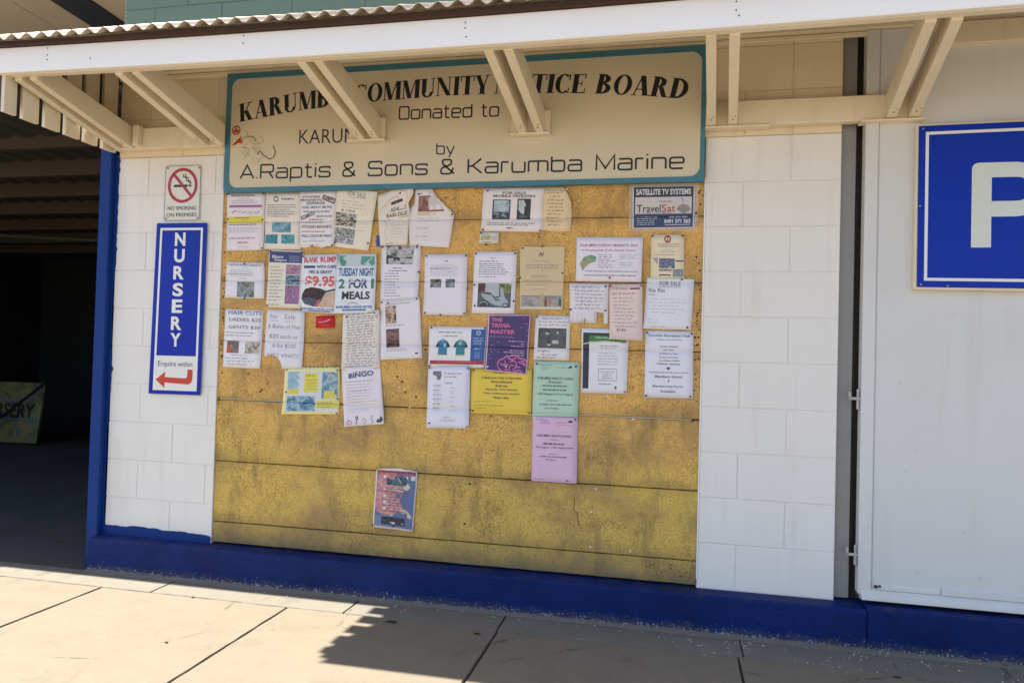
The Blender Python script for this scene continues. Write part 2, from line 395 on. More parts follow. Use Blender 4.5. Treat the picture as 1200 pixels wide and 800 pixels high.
# ------------------------------------------------------------------ the building wall: every block a part
wall = empty('block_building', (-1.8, 0, 0), 'white painted concrete block building front with blue kerb and green upper courses', 'building')
b = MB()
b.box(-3.60, -2.99, 0.02, 0.19, 0.0, 4.6); b.box(-2.99, -0.57, 0.06, 0.19, 0.0, 4.6)
b.box(-0.57, -0.01, 0.02, 0.19, 0.0, 4.6)
b.box(0.0, 6.0, 0.13, 0.19, 0.0, 4.6)
b.build('wall_core', white_wall, wall)
J1 = 2.17
bm_cache = {}
def block(x0, x1, k, mat):
    z1 = J1-0.2*k; z0 = z1-0.2
    wd = round(x1-x0, 3); key = (wd, mat.name)
    if wd < 0.03: return
    if key not in bm_cache:
        q = MB(); q.box(-wd/2+0.0025, wd/2-0.0025, 0, 0.05, -0.0975, 0.0975); q.mats = [mat]; bm_cache[key] = q.mesh('concrete_block')
    o = bpy.data.objects.new('concrete_block', bm_cache[key]); C.objects.link(o); o.parent = wall
    o.location = Vector(((x0+x1)/2, random.uniform(-0.0012, 0.0012), (z0+z1)/2)) - world_loc(wall)
    o.rotation_euler = (random.uniform(-.004, .004), random.uniform(-.0015, .0015), random.uniform(-0.003, 0.003))
    bevel(o, 0.0028, 2)
mo = MB(); mo.box(-3.612, -2.982, 0.0024, 0.03, 0.17, 2.169); mo.box(-0.568, -0.002, 0.0024, 0.03, 0.17, 2.169)
mo.build('mortar_joints', mortar_w, wall)
mo = MB(); mo.box(-3.612, -0.002, 0.0024, 0.03, 2.1705, 2.769); mo.build('mortar_joints', mortar_c, wall)
mg = MB(); mg.box(-3.612, 6, 0.0024, 0.03, 2.7705, 4.6); mg.build('mortar_joints', mortar_g, wall)
XL, XR = -3.616, -0.0
def course(k, x0, x1, joints, mat):
    e = [x0]+[j for j in joints if x0+0.02 < j < x1-0.02]+[x1]
    for a, c in zip(e[:-1], e[1:]): block(a, c, k, mat)
for k in range(0, 10):
    course(k, XL, -2.98, [-3.427, -3.027] if k % 2 == 0 else [-3.227], white_wall)
    course(k, -0.567, XR, [-0.404] if k % 2 else [-0.204], white_wall)
for k in range(-3, 0):
    js = [-3.427+0.4*i for i in range(9)] if k % 2 == 0 else [-3.227+0.4*i for i in range(9)]
    js = [j if j < -0.7 else (-0.404 if (k % 2) and abs(j+0.404) < 0.25 else -0.204 if abs(j+0.204) < 0.25 else -0.61) for j in js]
    course(k, XL, XR, sorted(set(js)), cream_wall)
for k in range(-12, -3):
    js = [-3.427+0.4*i+(0 if k % 2 == 0 else 0.2) for i in range(20)]
    course(k, XL, 4.4, js, green_wall)
# painted kerb / plinth with a soft top edge
b = MB(); b.prism_x([(-0.0785, -0.15), (-0.08, 0.0), (-0.08, 0.155), (-0.074, 0.164), (-0.02, 0.170), (0.06, 0.172), (0.06, -0.15)], -3.645, 0.112)
b.build('blue_plinth', kerb_blue, wall, 0.004)
b = MB(); b.prism_x([(-0.073, -0.15), (-0.073, 0.172), (-0.06, 0.180), (0.06, 0.184), (0.06, -0.15)], 0.1135, 6.0)
b.build('blue_plinth', kerb_blue, wall, 0.004)
# the blue paint carries up the first centimetres of the left pier
b = MB(); vs = []; n = 60
prev = 0.224
for i in range(n+1):
    x = -3.616+(0.634)*i/n; prev += random.uniform(-0.003, 0.003); prev = min(max(prev, 0.214-0.006*(i/n)), 0.229)
    vs += [(x, -0.0022, 0.168), (x, -0.0022, prev-0.022*(i/n)*0.4)]
b.add(vs, [(2*i, 2*i+2, 2*i+3, 2*i+1) for i in range(n)])
b.build('blue_paint_edge', post_blue, wall)
# ragged bottom edge of the white paint on the right pier
# blue corner post with a ragged boundary to the white paint
b = MB(); b.box(-3.70, -3.632, -0.035, 0.19, 0.0, 2.28); post = b.build('corner_post', post_blue, wall, 0.004)
b = MB(); vs = []; n = 120; prev = -3.616
for i in range(n+1):
    z = 0.17+2.02*i/n
    prev += random.uniform(-0.004, 0.004); prev = min(max(prev, -3.621), -3.606)
    spike = 0.008 if random.random() < 0.08 else 0
    vs += [(-3.632, -0.0025, z), (prev+spike, -0.0025, z)]
b.add(vs, [(2*i, 2*i+1, 2*i+3, 2*i+2) for i in range(n)])
b.build('blue_paint_edge', post_blue, wall)
# grey channel and a dark strip standing for shade in the gap before the door
b = MB(); b.box(0.0, 0.062, 0.025, 0.06, 0.178, 2.62); b.build('steel_channel', grey_steel, wall, 0.002)
b = MB(); b.box(0.062, 0.10, 0.07, 0.09, 0.17, 2.62); b.build('gap_shade_strip', joist_m, wall)
b = MB()
pts = [(0.072+0.003*math.sin(i*0.9), 0.055, 0.3+i*0.1) for i in range(23)]
for p, q in zip(pts[:-1], pts[1:]): b.cyl(p, q, 0.004, 6)
b.build('cable', NT('dark_cable', .5, .4).col((.05, .04, .04)).m, wall)
# lintel above the door and the wall over it
b = MB(); b.box(0.0, 4.4, 0.035, 0.12, 2.62, 2.96); b.box(0.34, 4.4, -0.060, 0.034, 2.505, 2.598); b.build('lintel', cream, wall, 0.003)

# ------------------------------------------------------------------ sheeted door on the right
door = empty('sheeted_door', (0.7, -0.02, 0.2), 'tall white sheet-clad door with peeling bottom rail at right', 'door')
part('door_sheet', door_w, door, [(0.142, 2.2, -0.022, 0.03, 0.232, 2.598)], 0.002)
part('door_stile', door_w, door, [(0.087, 0.138, -0.030, 0.03, 0.215, 2.598)], 0.003)
part('frame_edge', door_w, door, [(0.1385, 0.1415, -0.020, 0.02, 0.232, 2.598)])
b = MB(); b.prism_x([(-0.030, 0.240), (-0.030, 0.252), (-0.024, 0.262), (-0.018, 0.262), (-0.018, 0.240)], 0.150, 0.40); b.build('bottom_rail', door_w, door)
b = MB(); b.prism_x([(-0.033, 0.240), (-0.033, 0.262), (-0.024, 0.270), (-0.018, 0.270), (-0.018, 0.240)], 0.405, 2.2); b.build('bottom_rail', door_w, door)
b = MB(); b.prism_x([(-0.052, 0.198), (-0.050, 0.212), (-0.026, 0.238), (0.0, 0.238), (0.0, 0.192)], 0.098, 2.2); b.build('sill_board', door_w, door, 0.002)
b = MB(); b.box(0.148, 0.162, -0.0335, -0.0305, 0.246, 0.258); b.box(0.165, 0.175, -0.0335, -0.0305, 0.250, 0.259); b.build('peeled_patch', rust, door)
for z in (1.03, 0.375):
    h = MB(); h.cyl((0.078, -0.012, z-0.045), (0.078, -0.012, z+0.040), 0.006, 8)
    h.box(0.040, 0.092, -0.022, -0.014, z-0.006, z+0.006); h.box(0.040, 0.050, -0.022, -0.010, z-0.002, z+0.028)
    h.build('hinge', hinge_m, door, 0.002, loc=(0.07, -0.012, z))

# ------------------------------------------------------------------ awning
awn = empty('street_awning', (-1.6, -0.4, 2.2), 'corrugated steel awning on cream timber struts with long white fascia above the board', 'awning')
def sag(x): return 0.016*((x+1.6)/2.05)**2 if x < 0.6 else 0.018
FX0, FX1 = -3.82, 2.6
def long_beam(name, mat, y0, y1, z0, z1, x0=FX0, x1=FX1, n=24, bev=0.002):
    b = MB(); vs = []; fs = []
    for i in range(n+1):
        x = x0+(x1-x0)*i/n; s = sag(x)
        vs += [(x, y0, z0+s), (x, y1, z0+s), (x, y1, z1+s), (x, y0, z1+s)]
    for i in range(n):
        a = i*4
        for j in range(4): fs.append((a+j, a+(j+1) % 4, a+4+(j+1) % 4, a+4+j))
    fs += [(0, 1, 2, 3), (n*4+3, n*4+2, n*4+1, n*4)]
    b.add(vs, fs); return b.build(name, mat, awn, bev, loc=(-1.6, y0, z0))
long_beam('fascia', fasc, -0.716, -0.698, 2.343, 2.452, x0=-3.73)
long_beam('fascia_beam', cream, -0.697, -0.660, 2.340, 2.440, x0=-3.73)
long_beam('eave_shade_strip', rust, -0.735, -0.690, 2.4535, 2.474, bev=0)  # added strip; its dark brown holds shade and rust under the roof edge
part('ledger', cream, awn, [(-3.612, 2.6, -0.046, -0.0015, 2.60, 2.70)], 0.003)
part('ledger_trim', cream, awn, [(-3.612, 2.6, -0.020, -0.0015, 2.578, 2.597)], 0.003)
part('purlin', cream, awn, [(FX0, 2.6, -0.40, -0.362, 2.585, 2.640)], 0.003)
def roofz(y): return 2.470+(y+0.77)*0.478
PITCH = 0.0770; PH = -3.548
def roof_sheet(x0, x1, lift):
    n = int(round((x1-x0)/PITCH*10)); vs = []; fs = []
    ys = [-0.772+random.uniform(-0.004, 0.004), -0.55, -0.3, -0.0035]
    for y in ys:
        for i in range(n+1):
            x = x0+(x1-x0)*i/n
            z = roofz(y)-0.0120*math.cos(2*math.pi*(x-PH)/PITCH)+lift+sag(x)*0.6+0.0105
            vs.append((x, y, z))
    m = n+1
    for j in range(len(ys)-1):
        for i in range(n): fs.append((j*m+i, j*m+i+1, (j+1)*m+i+1, (j+1)*m+i))
    b = MB(); b.add(vs, fs); o = b.build('roof_sheet', zinc, awn, loc=((x0+x1)/2, -0.4, 2.6), recalc=False)
    for p in o.data.polygons: p.use_smooth = True
    s = o.modifiers.new('thickness', 'SOLIDIFY'); s.thickness = 0.0012; s.offset = 0
x = FX0+0.0; k = 0
while x < 2.55:
    x1 = x+PITCH*9.5
    roof_sheet(x, x1, 0.0016*(k % 2)); x += PITCH*9; k += 1
struts = [-3.580, -3.499, -3.058, -2.966, -2.195, -2.120, -1.393, -1.313, -0.549, -0.459, 0.176, 0.262]
lean = [0, 0, 0, -0.006, 0, 0, -0.016, -0.018, -0.032, -0.040, -0.036, -0.040]
for x, lx in zip(struts, lean):
    b = MB(); b.prism_x([(-0.0515, 2.202), (-0.080, 2.203), (-0.668, 2.336), (-0.6595, 2.425), (-0.0515, 2.306)], -0.019, 0.019)
    b.mats = [cream]
    b.v = [(p[0]+lx*(-p[1]-0.06)/0.6, p[1], p[2]) for p in b.v]; sm = b.mesh('strut')
    o = bpy.data.objects.new('strut', sm); C.objects.link(o); o.parent = awn
    o.location = Vector((x, 0, sag(x)*0.3)) - world_loc(awn); bevel(o, 0.0025, 2)
    n_ = MB(); n_.cyl((x-0.003, -0.112, 2.2085+sag(x)*.3), (x-0.003, -0.112, 2.216), 0.0035, 6); n_.cyl((x+0.004, -0.135, 2.2135+sag(x)*.3), (x+0.004, -0.135, 2.222), 0.0025, 6)
    n_.build('nail_heads', rust, awn, loc=(x, -0.112, 2.209))
for i in range(0, 12, 2):
    xc = (struts[i]+struts[i+1])/2
    b = MB(); b.prism_x([(-0.048, 2.705), (-0.66, 2.445), (-0.66, 2.49), (-0.048, 2.80)], xc-0.019, xc+0.019)
    b.build('rafter', cream, awn, 0.002, loc=(xc, -0.3, 2.6))
part('wall_beam', cream, awn, [(-3.612, -2.968, -0.050, -0.0015, 2.203, 2.312)], 0.003)
part('wall_beam', cream, awn, [(-0.573, 0.300, -0.050, -0.0015, 2.203, 2.312)], 0.003)
for x0, x1 in ((-2.268, -2.082), (-1.452, -1.270)):
    part('wall_block', cream, awn, [(x0, x1, -0.052, -0.0285, 2.206, 2.312)], 0.004)
    part('ledge_strip', cream, awn, [(x0-0.006, x1+0.004, -0.068, -0.0285, 2.196, 2.2045)], 0.002)
part('ledge_strip', cream, awn, [(-0.575, -0.30, -0.062, -0.0015, 2.194, 2.2015)], 0.002)
part('ledge_strip', cream, awn, [(0.06, 0.31, -0.070, -0.0015, 2.194, 2.2015)], 0.002)
part('cleat', cream, awn, [(-3.468, -3.432, -0.085, -0.0505, 2.212, 2.318)], 0.003)
b = MB()
for x, z in [(-3.75,2.44),(-3.38,2.44),(-3.38,2.41),(-3.38,2.39),(-3.16,2.385),(-2.43,2.44),(-2.43,2.41),(-1.49,2.43),(-1.49,2.41),(-1.485,2.375),(-0.5,2.43),(-0.5,2.40),(-0.49,2.38),(0.3,2.375),(0.3,2.43)]:
    b.cyl((x, -0.7175, z+sag(x)), (x, -0.7155, z+sag(x)), 0.003, 6)
b.build('fascia_nails', rust, awn)
b = MB()
for x, z in [(-0.33, 2.28), (-0.33, 2.235), (0.035, 2.29), (0.035, 2.248), (-3.24, 2.285), (-3.24, 2.24)]:
    b = MB(); b.cyl((x, -0.0530, z), (x, -0.0500, z), 0.006, 8); b.build('bolt_head', cream, awn, loc=(x, -0.051, z))
# slatted end panel of spaced boards hanging under the awning end
slm = {}
for y0, wd in ((-0.695, 0.066), (-0.597, 0.088), (-0.475, 0.090), (-0.354, 0.092), (-0.234, 0.088), (-0.112, 0.096)):
    zt = roofz(y0)-0.012
    b = MB(); b.prism_x([(y0, 2.194), (y0+wd, 2.194), (y0+wd, zt+wd*0.5), (y0, zt)], -3.640, -3.620)
    b.build('slat', cream, awn, 0.002, loc=(-3.63, y0+wd/2, 2.3))
b = MB(); b.prism_x([(-0.002, 2.37), (-0.27, 2.365), (-0.40, 2.32), (-0.55, 2.262), (-0.694, 2.232), (-0.694, 2.49), (-0.002, 2.80)], -3.662, -3.6415)
b.build('slat_sun_block', joist_m, awn, 0.002, loc=(-3.65, -0.3, 2.4))  # added board cuts sun through the slat gaps; dark colour stands for their shade

# ------------------------------------------------------------------ open bay on the left: high soffit, low roof, dark interior
bay = empty('covered_bay', (-7, 3, 0), 'dark open bay under a low roof left of the blue corner post', 'building')
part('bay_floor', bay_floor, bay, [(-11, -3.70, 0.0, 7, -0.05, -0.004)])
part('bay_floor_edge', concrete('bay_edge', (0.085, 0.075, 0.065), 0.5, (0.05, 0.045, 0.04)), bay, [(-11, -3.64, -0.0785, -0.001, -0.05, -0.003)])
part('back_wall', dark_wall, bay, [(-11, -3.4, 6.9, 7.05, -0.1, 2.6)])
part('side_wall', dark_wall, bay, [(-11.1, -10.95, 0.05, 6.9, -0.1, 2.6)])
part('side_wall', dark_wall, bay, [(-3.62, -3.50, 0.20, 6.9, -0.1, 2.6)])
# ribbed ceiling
b = MB(); vs = []; fs = []
n = 150
for i in range(n+1):
    x = -11+(7.3)*i/n; z = 2.60+(0.02 if (i % 4) < 2 else 0)
    vs += [(x, -0.13, z), (x, 6.9, z-0.0)]
b.add(vs, [(2*i, 2*i+2, 2*i+3, 2*i+1) for i in range(n)])
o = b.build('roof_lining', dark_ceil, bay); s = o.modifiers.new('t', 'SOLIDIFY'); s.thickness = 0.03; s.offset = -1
part('roof_deck', zinc, bay, [(-11.1, -3.66, -0.120, 7.0, 2.66, 2.70)])
for y, z0, z1 in ((0.80, 2.50, 2.60), (1.36, 2.46, 2.60), (2.02, 2.46, 2.60), (2.75, 2.46, 2.60), (3.6, 2.46, 2.60), (4.5, 2.46, 2.6), (5.4, 2.46, 2.6)):
    part('joist', joist_m, bay, [(-10.95, -3.64, y, y+0.06, z0, z1)], 0.004)
b = MB(); b.cyl((-9.5, 3.1, 2.40), (-3.9, 3.1, 2.12), 0.02, 8); b.build('ceiling_pipe', dark_ceil, bay)
sof = empty('high_eave', (-5.5, 2, 3.5), 'tan sheeted high eave with navy beam above the awning at top left', 'eave')
def tilt(y, z): return z-(y-1.0)*0.045
for x0, x1, mt in ((-9.5, -7.35, soffit_m), (-7.33, -6.36, soffit_m), (-6.34, -5.372, soffit_m), (-5.362, -5.045, soffit_m), (-4.76, -3.60, soffit_m)):
    b = MB(); b.prism_x([(0.25, tilt(0.25, 3.60)), (7, tilt(7, 3.60)), (7, tilt(7, 3.63)), (0.25, tilt(0.25, 3.63))], x0, x1)
    b.build('soffit_sheet', mt, sof, 0.003, loc=((x0+x1)/2, 3, 3.5))
b = MB(); b.prism_x([(0.22, tilt(0.22, 3.585)), (7, tilt(7, 3.585)), (7, tilt(7, 3.70)), (0.22, tilt(0.22, 3.70))], -5.044, -4.762)
b.build('navy_beam', navy, sof, 0.004, loc=(-4.9, 3, 3.5))
part('eave_roof', zinc, sof, [(-9.6, -3.6, 0.2, 7, 3.70, 3.72)])
# wall behind the eave, lit between the low roof and the soffit
part('clerestory_wall', soffit_m, sof, [(-11, -3.6, 6.0, 6.1, 2.71, 3.55)])

# fluorescent tube / pipe glinting in the bay
t = MB(); t.cyl((-6.30, 3.0, 1.85), (-6.02, 3.0, 1.82), 0.022, 10)
tag(t.build('pale_blue_tube', NT('dull_blue_plastic', .3, .5).col((0.10, 0.16, 0.34)).m, loc=(-6.1, 3.0, 1.83)), 'short dull blue tube hanging in the dark bay beside the blue post', 'tube')

# ------------------------------------------------------------------ flat lettering tools
def text_geo(s, bold=0.0, shear=0.0, res=2, sp=1.0):
    key = (s, bold, shear, res, sp)
    if key in TG: return TG[key]
    cu = bpy.data.curves.new('txt', 'FONT'); cu.body = s; cu.resolution_u = res; cu.offset = bold; cu.shear = shear; cu.space_character = sp
    o = bpy.data.objects.new('txt', cu); C.objects.link(o)
    me = bpy.data.meshes.new_from_object(o)
    vs = [(v.co.x, v.co.y) for v in me.vertices]; fs = [tuple(p.vertices) for p in me.polygons]
    bpy.data.objects.remove(o); bpy.data.curves.remove(cu); bpy.data.meshes.remove(me)
    if vs:
        x0 = min(v[0] for v in vs); x1 = max(v[0] for v in vs); y0 = min(v[1] for v in vs); y1 = max(v[1] for v in vs)
        vs = [((x-x0)/(x1-x0 or 1), (y-y0)/(y1-y0 or 1)) for x, y in vs]
    TG[key] = (vs, fs); return TG[key]
TG = {}
def ribbon(pts, t, closed=False):
    """flat mitred strip along a 2-D polyline"""
    P = [Vector(p) for p in pts]; n = len(P); L_ = []; R_ = []
    for i in range(n):
        a = P[i-1] if (i > 0 or closed) else None; c = P[(i+1) % n] if (i < n-1 or closed) else None
        d1 = (P[i]-a).normalized() if a is not None and (P[i]-a).length > 1e-9 else None
        d2 = (c-P[i]).normalized() if c is not None and (c-P[i]).length > 1e-9 else None
        if d1 is None: d1 = d2
        if d2 is None: d2 = d1
        if d1 is None: d1 = d2 = Vector((1, 0))
        d = (d1+d2); d = d.normalized() if d.length > 1e-6 else d1
        nrm = Vector((-d.y, d.x)); k = 1/max(0.5, abs(nrm.dot(Vector((-d1.y, d1.x)))))
        L_.append(P[i]+nrm*t/2*k); R_.append(P[i]-nrm*t/2*k)
    vs = [tuple(v) for v in L_]+[tuple(v) for v in R_]
    fs = [(i, (i+1) % n, (i+1) % n+n, i+n) for i in range(n if closed else n-1)]
    return vs, fs
def rounded(pts, r, closed=False, seg=4):
    P = [Vector(p) for p in pts]; n = len(P); out = []
    for i in range(n):
        if not closed and i in (0, n-1): out.append(tuple(P[i])); continue
        a = P[i-1]; c = P[(i+1) % n]; d1 = a-P[i]; d2 = c-P[i]
        rr = min(r, d1.length*0.5, d2.length*0.5)
        s0 = P[i]+d1.normalized()*rr; s1 = P[i]+d2.normalized()*rr
        for k in range(seg+1):
            t = k/seg; out.append(tuple(s0*(1-t)**2+P[i]*2*t*(1-t)+s1*t*t))
    return out
Q = 0.72
SF = {
 'o': (1, [([(0,0),(0,Q),(1,Q),(1,0)], 1)]), 'a': (1, [([(.05,Q),(1,Q),(1,0)], 0), ([(1,.42),(0,.42),(0,0),(1,0)], 0)]),
 'n': (1, [([(0,0),(0,Q)], 0), ([(0,Q),(1,Q),(1,0)], 0)]), 'r': (.55, [([(0,0),(0,Q)], 0), ([(0,Q),(.55,Q)], 0)]),
 't': (.65, [([(.22,.98),(.22,0),(.65,0)], 0), ([(0,Q),(.6,Q)], 0)]), 'e': (1, [([(1,.37),(.02,.37)], 0), ([(1,.37),(1,Q),(0,Q),(0,0),(.95,0)], 0)]),
 'd': (1, [([(0,0),(0,Q),(1,Q),(1,0)], 1), ([(1,0),(1,1)], 0)]), 'b': (1, [([(0,0),(0,Q),(1,Q),(1,0)], 1), ([(0,0),(0,1)], 0)]),
 'p': (1, [([(0,0),(0,Q),(1,Q),(1,0)], 1), ([(0,Q),(0,-.3)], 0)]), 'i': (0.05, [([(0,0),(0,Q)], 0), ([(0,.9),(0,1)], 0)]),
 's': (.95, [([(.93,.58),(.93,Q),(0,Q),(0,.38),(.95,.36),(.95,0),(0,0),(0,.14)], 0)]),
 'u': (1, [([(0,Q),(0,0),(1,0)], 0), ([(1,Q),(1,0)], 0)]), 'm': (1.5, [([(0,0),(0,Q)], 0), ([(0,Q),(1.5,Q),(1.5,0)], 0), ([(.75,Q),(.75,0)], 0)]),
 'y': (1, [([(0,Q),(.5,.02)], 0), ([(1,Q),(.36,-.3)], 0)]), 'D': (1.15, [([(0,0),(0,1),(1.15,1),(1.15,0)], 2)]),
 'A': (1.25, [([(0,0),(.62,1),(1.25,0)], 3), ([(.2,.3),(1.05,.3)], 0)]), 'R': (1.15, [([(0,0),(0,1)], 3), ([(0,1),(1.15,1),(1.15,.45),(0,.45)], 0), ([(.75,.45),(1.15,0)], 0)]),
 'S': (1.15, [([(1.1,.8),(1.1,1),(0,1),(0,.53),(1.15,.5),(1.15,0),(0,0),(0,.2)], 0)]),
 'K': (1.1, [([(0,0),(0,1)], 0), ([(1.05,1),(.3,.5),(0,.5)], 3), ([(.35,.52),(1.1,0)], 0)]),
 'M': (1.35, [([(0,0),(0,1),(.67,.12),(1.35,1),(1.35,0)], 3)]),
 '&': (1.1, [([(1.1,0),(.12,.72),(.12,1),(.85,1),(.85,.66),(0,.40),(0,0),(.85,0),(1.02,.42)], 0)]),
 '.': (.06, [([(0,0),(0,.09)], 0)]), ' ': (.55, []),
}
def stroke_text(mb, s, x0, x1, base0, base1, h, y, t, mat):
    tot = sum(SF[c][0] for c in s)+0.30*(len(s)-1); sx = (x1-x0)/tot; x = 0; j = 0
    for c in s:
        wd, strokes = SF[c]
        for pts, cl in strokes:
            p2 = rounded([(px*sx, py*h) for px, py in pts], 0.22*min(sx, h), cl in (1, 2)) if cl != 3 else [(px*sx, py*h) for px, py in pts]
            vs, fs = ribbon(p2, t, cl in (1, 2))
            out = []
            for vx, vz in vs:
                X = x0+x*sx+vx; out.append((X, y-0.00008*(j % 6), base0+(base1-base0)*(X-x0)/(x1-x0)+vz))
            mb.add(out, fs, mat); j += 1
        x += wd+0.30
# bold serif capitals drawn from stems, hairlines and bowls
T_, t_ = 0.235, 0.075
def rect(x0, y0, x1, y1): return ([(x0,y0),(x1,y0),(x1,y1),(x0,y1)], [(0,1,2,3)])
def bar(x0, y0, x1, y1, wd): # slanted bar of horizontal width wd
    return ([(x0-wd/2,y0),(x0+wd/2,y0),(x1+wd/2,y1),(x1-wd/2,y1)], [(0,1,2,3)])
def bowl(cx, y0, y1, rx, a0, a1, T=T_, t=t_, n=14):
    cyy = (y0+y1)/2; ry = (y1-y0)/2; vs = []
    for i in range(n+1):
        a = R(a0+(a1-a0)*i/n); vs += [(cx+rx*math.cos(a), cyy+ry*math.sin(a)), (cx+(rx-T)*math.cos(a), cyy+(ry-t)*math.sin(a))]
    return (vs, [(2*i, 2*i+2, 2*i+3, 2*i+1) for i in range(n)])
def st(x): return [rect(x, 0, x+T_, 1), rect(x-.07, 0, x+T_+.07, .04), rect(x-.07, .96, x+T_+.07, 1)]
SE = {
 'K': (.86, st(.08)+[bar(.34,.40,.64,.98,.07), bar(.66,0,.42,.56,.23), rect(.48,.96,.80,1), rect(.48,0,.86,.04)]),
 'A': (.84, [bar(.13,0,.40,1,.06), bar(.66,0,.42,1,.23), rect(.22,.28,.58,.33), rect(0,0,.26,.04), rect(.48,0,.86,.04)]),
 'R': (.84, st(.08)+[bowl(.28,.46,1,.36,-90,90), bar(.66,0,.44,.50,.22), rect(.56,0,.86,.04)]),
 'U': (.82, [rect(.08,.26,.08+T_,1), rect(.01,.96,.36,1), rect(.65,.26,.70,1), rect(.56,.96,.80,1), bowl(.39,-.02,.55,.31,180,360,.17,.07)]),
 'M': (1.02, [rect(.10,0,.15,1), rect(.02,0,.24,.04), bar(.18,1,.46,.02,.22), bar(.46,.02,.76,1,.06), rect(.74,0,.74+T_,1), rect(.68,0,1.01,.04), rect(.02,.96,.2,1), rect(.80,.96,1.01,1)]),
 'B': (.80, st(.08)+[bowl(.28,.52,1,.34,-90,90), bowl(.28,0,.56,.42,-90,90)]),
 'C': (.76, [bowl(.41,-.02,1.02,.39,50,310,.225,.06), rect(.64,.68,.70,1), rect(.64,0,.69,.28)]),
 'O': (.84, [bowl(.42,-.02,1.02,.41,0,360,.22,.06,28)]),
 'N': (.88, [rect(.10,0,.15,1), rect(.01,0,.25,.04), bar(.14,1,.70,0,.24), rect(.70,0,.75,1), rect(.60,.96,.86,1), rect(.0,.96,.2,1)]),
 'I': (.38, st(.085)), 'T': (.74, [rect(.27,0,.27+T_,1), rect(.17,0,.58,.04), rect(.02,.94,.73,1), bar(.045,.70,.03,.95,.05), bar(.705,.70,.72,.95,.05)]),
 'Y': (.80, [bar(.16,1,.42,.40,.22), rect(.31,0,.31+T_,.46), rect(.21,0,.62,.04), bar(.50,.42,.68,1,.06), rect(.0,.96,.36,1), rect(.56,.96,.82,1)]),
 'E': (.72, st(.08)+[rect(.28,.95,.64,1), rect(.28,0,.66,.05), rect(.28,.48,.50,.53), rect(.60,.74,.645,1), rect(.625,0,.67,.28), rect(.47,.38,.51,.64)]),
 'D': (.86, st(.08)+[bowl(.30,0,1,.50,-90,90)]),
}
def interp(tab, x):
    for (a, b), (c, d) in zip(tab[:-1], tab[1:]):
        if x <= c: return b+(d-b)*(x-a)/(c-a)
    return tab[-1][1]
def serif_word(mb, s, x0, x1, basetab, h, y, mat, shear=0.0):
    tot = sum(SE[c][0] for c in s)+0.01*(len(s)-1); sx = (x1-x0)/tot; x = 0; j = 0
    for c in s:
        wd, pcs = SE[c]; xm = x0+(x+wd/2)*sx
        e = 0.03; slope = (interp(basetab, xm+e)-interp(basetab, xm-e))/(2*e); zb = interp(basetab, xm)
        for vs, fs in pcs:
            mb.add([(xm+(vx-wd/2)*sx+vz*h*shear-slope*vz*h*0.6, y-0.00006*(j % 9), zb+(vx-wd/2)*sx*slope+vz*h) for vx, vz in vs], fs, mat); j += 1
        x += wd+0.01
def flat_text(mb, s, x0, x1, z0, z1, y, mat, bold=0.0, res=3, slope=0.0):
    vs, fs = text_geo(s, bold, 0, res)
    mb.add([(x0+u*(x1-x0), y, z0+v*(z1-z0)+slope*u) for u, v in vs], fs, mat)
def disc(mb, cx, cz, r, y, mat, n=20, rx=None):
    mb.add([(cx+(rx or r)*math.cos(2*math.pi*i/n), y, cz+r*math.sin(2*math.pi*i/n)) for i in range(n)], [tuple(range(n))], mat)

# ------------------------------------------------------------------ big name sign over the board
blk = NT('black_sign_paint', 0.45, 0.4).col((0.014, 0.014, 0.02)).m
sg = empty('name_sign', (-1.77, -0.02, 1.98), 'wide beige painted sign with teal border over the cork board', 'sign')
b = MB(); b.box(-2.952, -0.582, -0.0250, -0.003, 1.972, 2.572); b.build('sign_panel', sign_face, sg)
def rr_poly(x0, x1, z0, z1, r, n=8):
    out = []
    for cx, cz, a0 in ((x1-r, z1-r, 0), (x0+r, z1-r, 90), (x0+r, z0+r, 180), (x1-r, z0+r, 270)):
        for i in range(n+1): a = R(a0+90*i/n); out.append((cx+r*math.cos(a), cz+r*math.sin(a)))
    return out
b = MB(); inn = rr_poly(-2.934, -0.594, 1.990, 2.550, 0.045); out_ = rr_poly(-2.962, -0.574, 1.966, 2.578, 0.003); n = len(inn)
ya = -0.0285
b.add([(p[0], ya, p[1]) for p in inn]+[(p[0], ya, p[1]) for p in out_]+[(p[0], -0.003, p[1]) for p in out_]+[(p[0], -0.0245, p[1]) for p in inn],
      [(i, (i+1) % n, (i+1) % n+n, i+n) for i in range(n)]+[(i+n, (i+1) % n+n, (i+1) % n+2*n, i+2*n) for i in range(n)]+[(i, (i+1) % n, (i+1) % n+3*n, i+3*n) for i in range(n)])
b.build('teal_border', teal, sg)
b = MB(); vs, fs = ribbon([(p[0], p[1]) for p in rr_poly(-2.9315, -0.5965, 1.9925, 2.5475, 0.043)], 0.004, True)
b.add([(x, -0.0252, z) for x, z in vs], fs); b.build('border_line', NT('pale_cream_line', .5, .4).col((0.68, 0.62, 0.5)).m, sg)
base = [(-2.95, 2.31), (-2.871, 2.330), (-2.56, 2.372), (-2.19, 2.397), (-1.80, 2.409), (-1.58, 2.408), (-1.35, 2.400), (-1.124, 2.388), (-1.057, 2.383), (-0.84, 2.362), (-0.66, 2.338), (-.6, 2.33)]
yl = -0.0256
for t, xa_, xb_, h_, sh_ in (('KARUMBA', -2.888, -2.300, .092, .02), ('COMMUNITY', -2.262, -1.571, .090, .05), ('NOTICE', -1.549, -1.112, .088, .10), ('BOARD', -1.072, -.655, .089, .14)):
    b = MB(); serif_word(b, t, xa_, xb_, base, h_, yl, blk, sh_); b.build('lettering', None, sg, recalc=False)
b = MB(); stroke_text(b, 'Donated to', -2.018, -1.522, 2.305, 2.300, 0.060, yl, 0.0072, blk); b.build('lettering', None, sg)
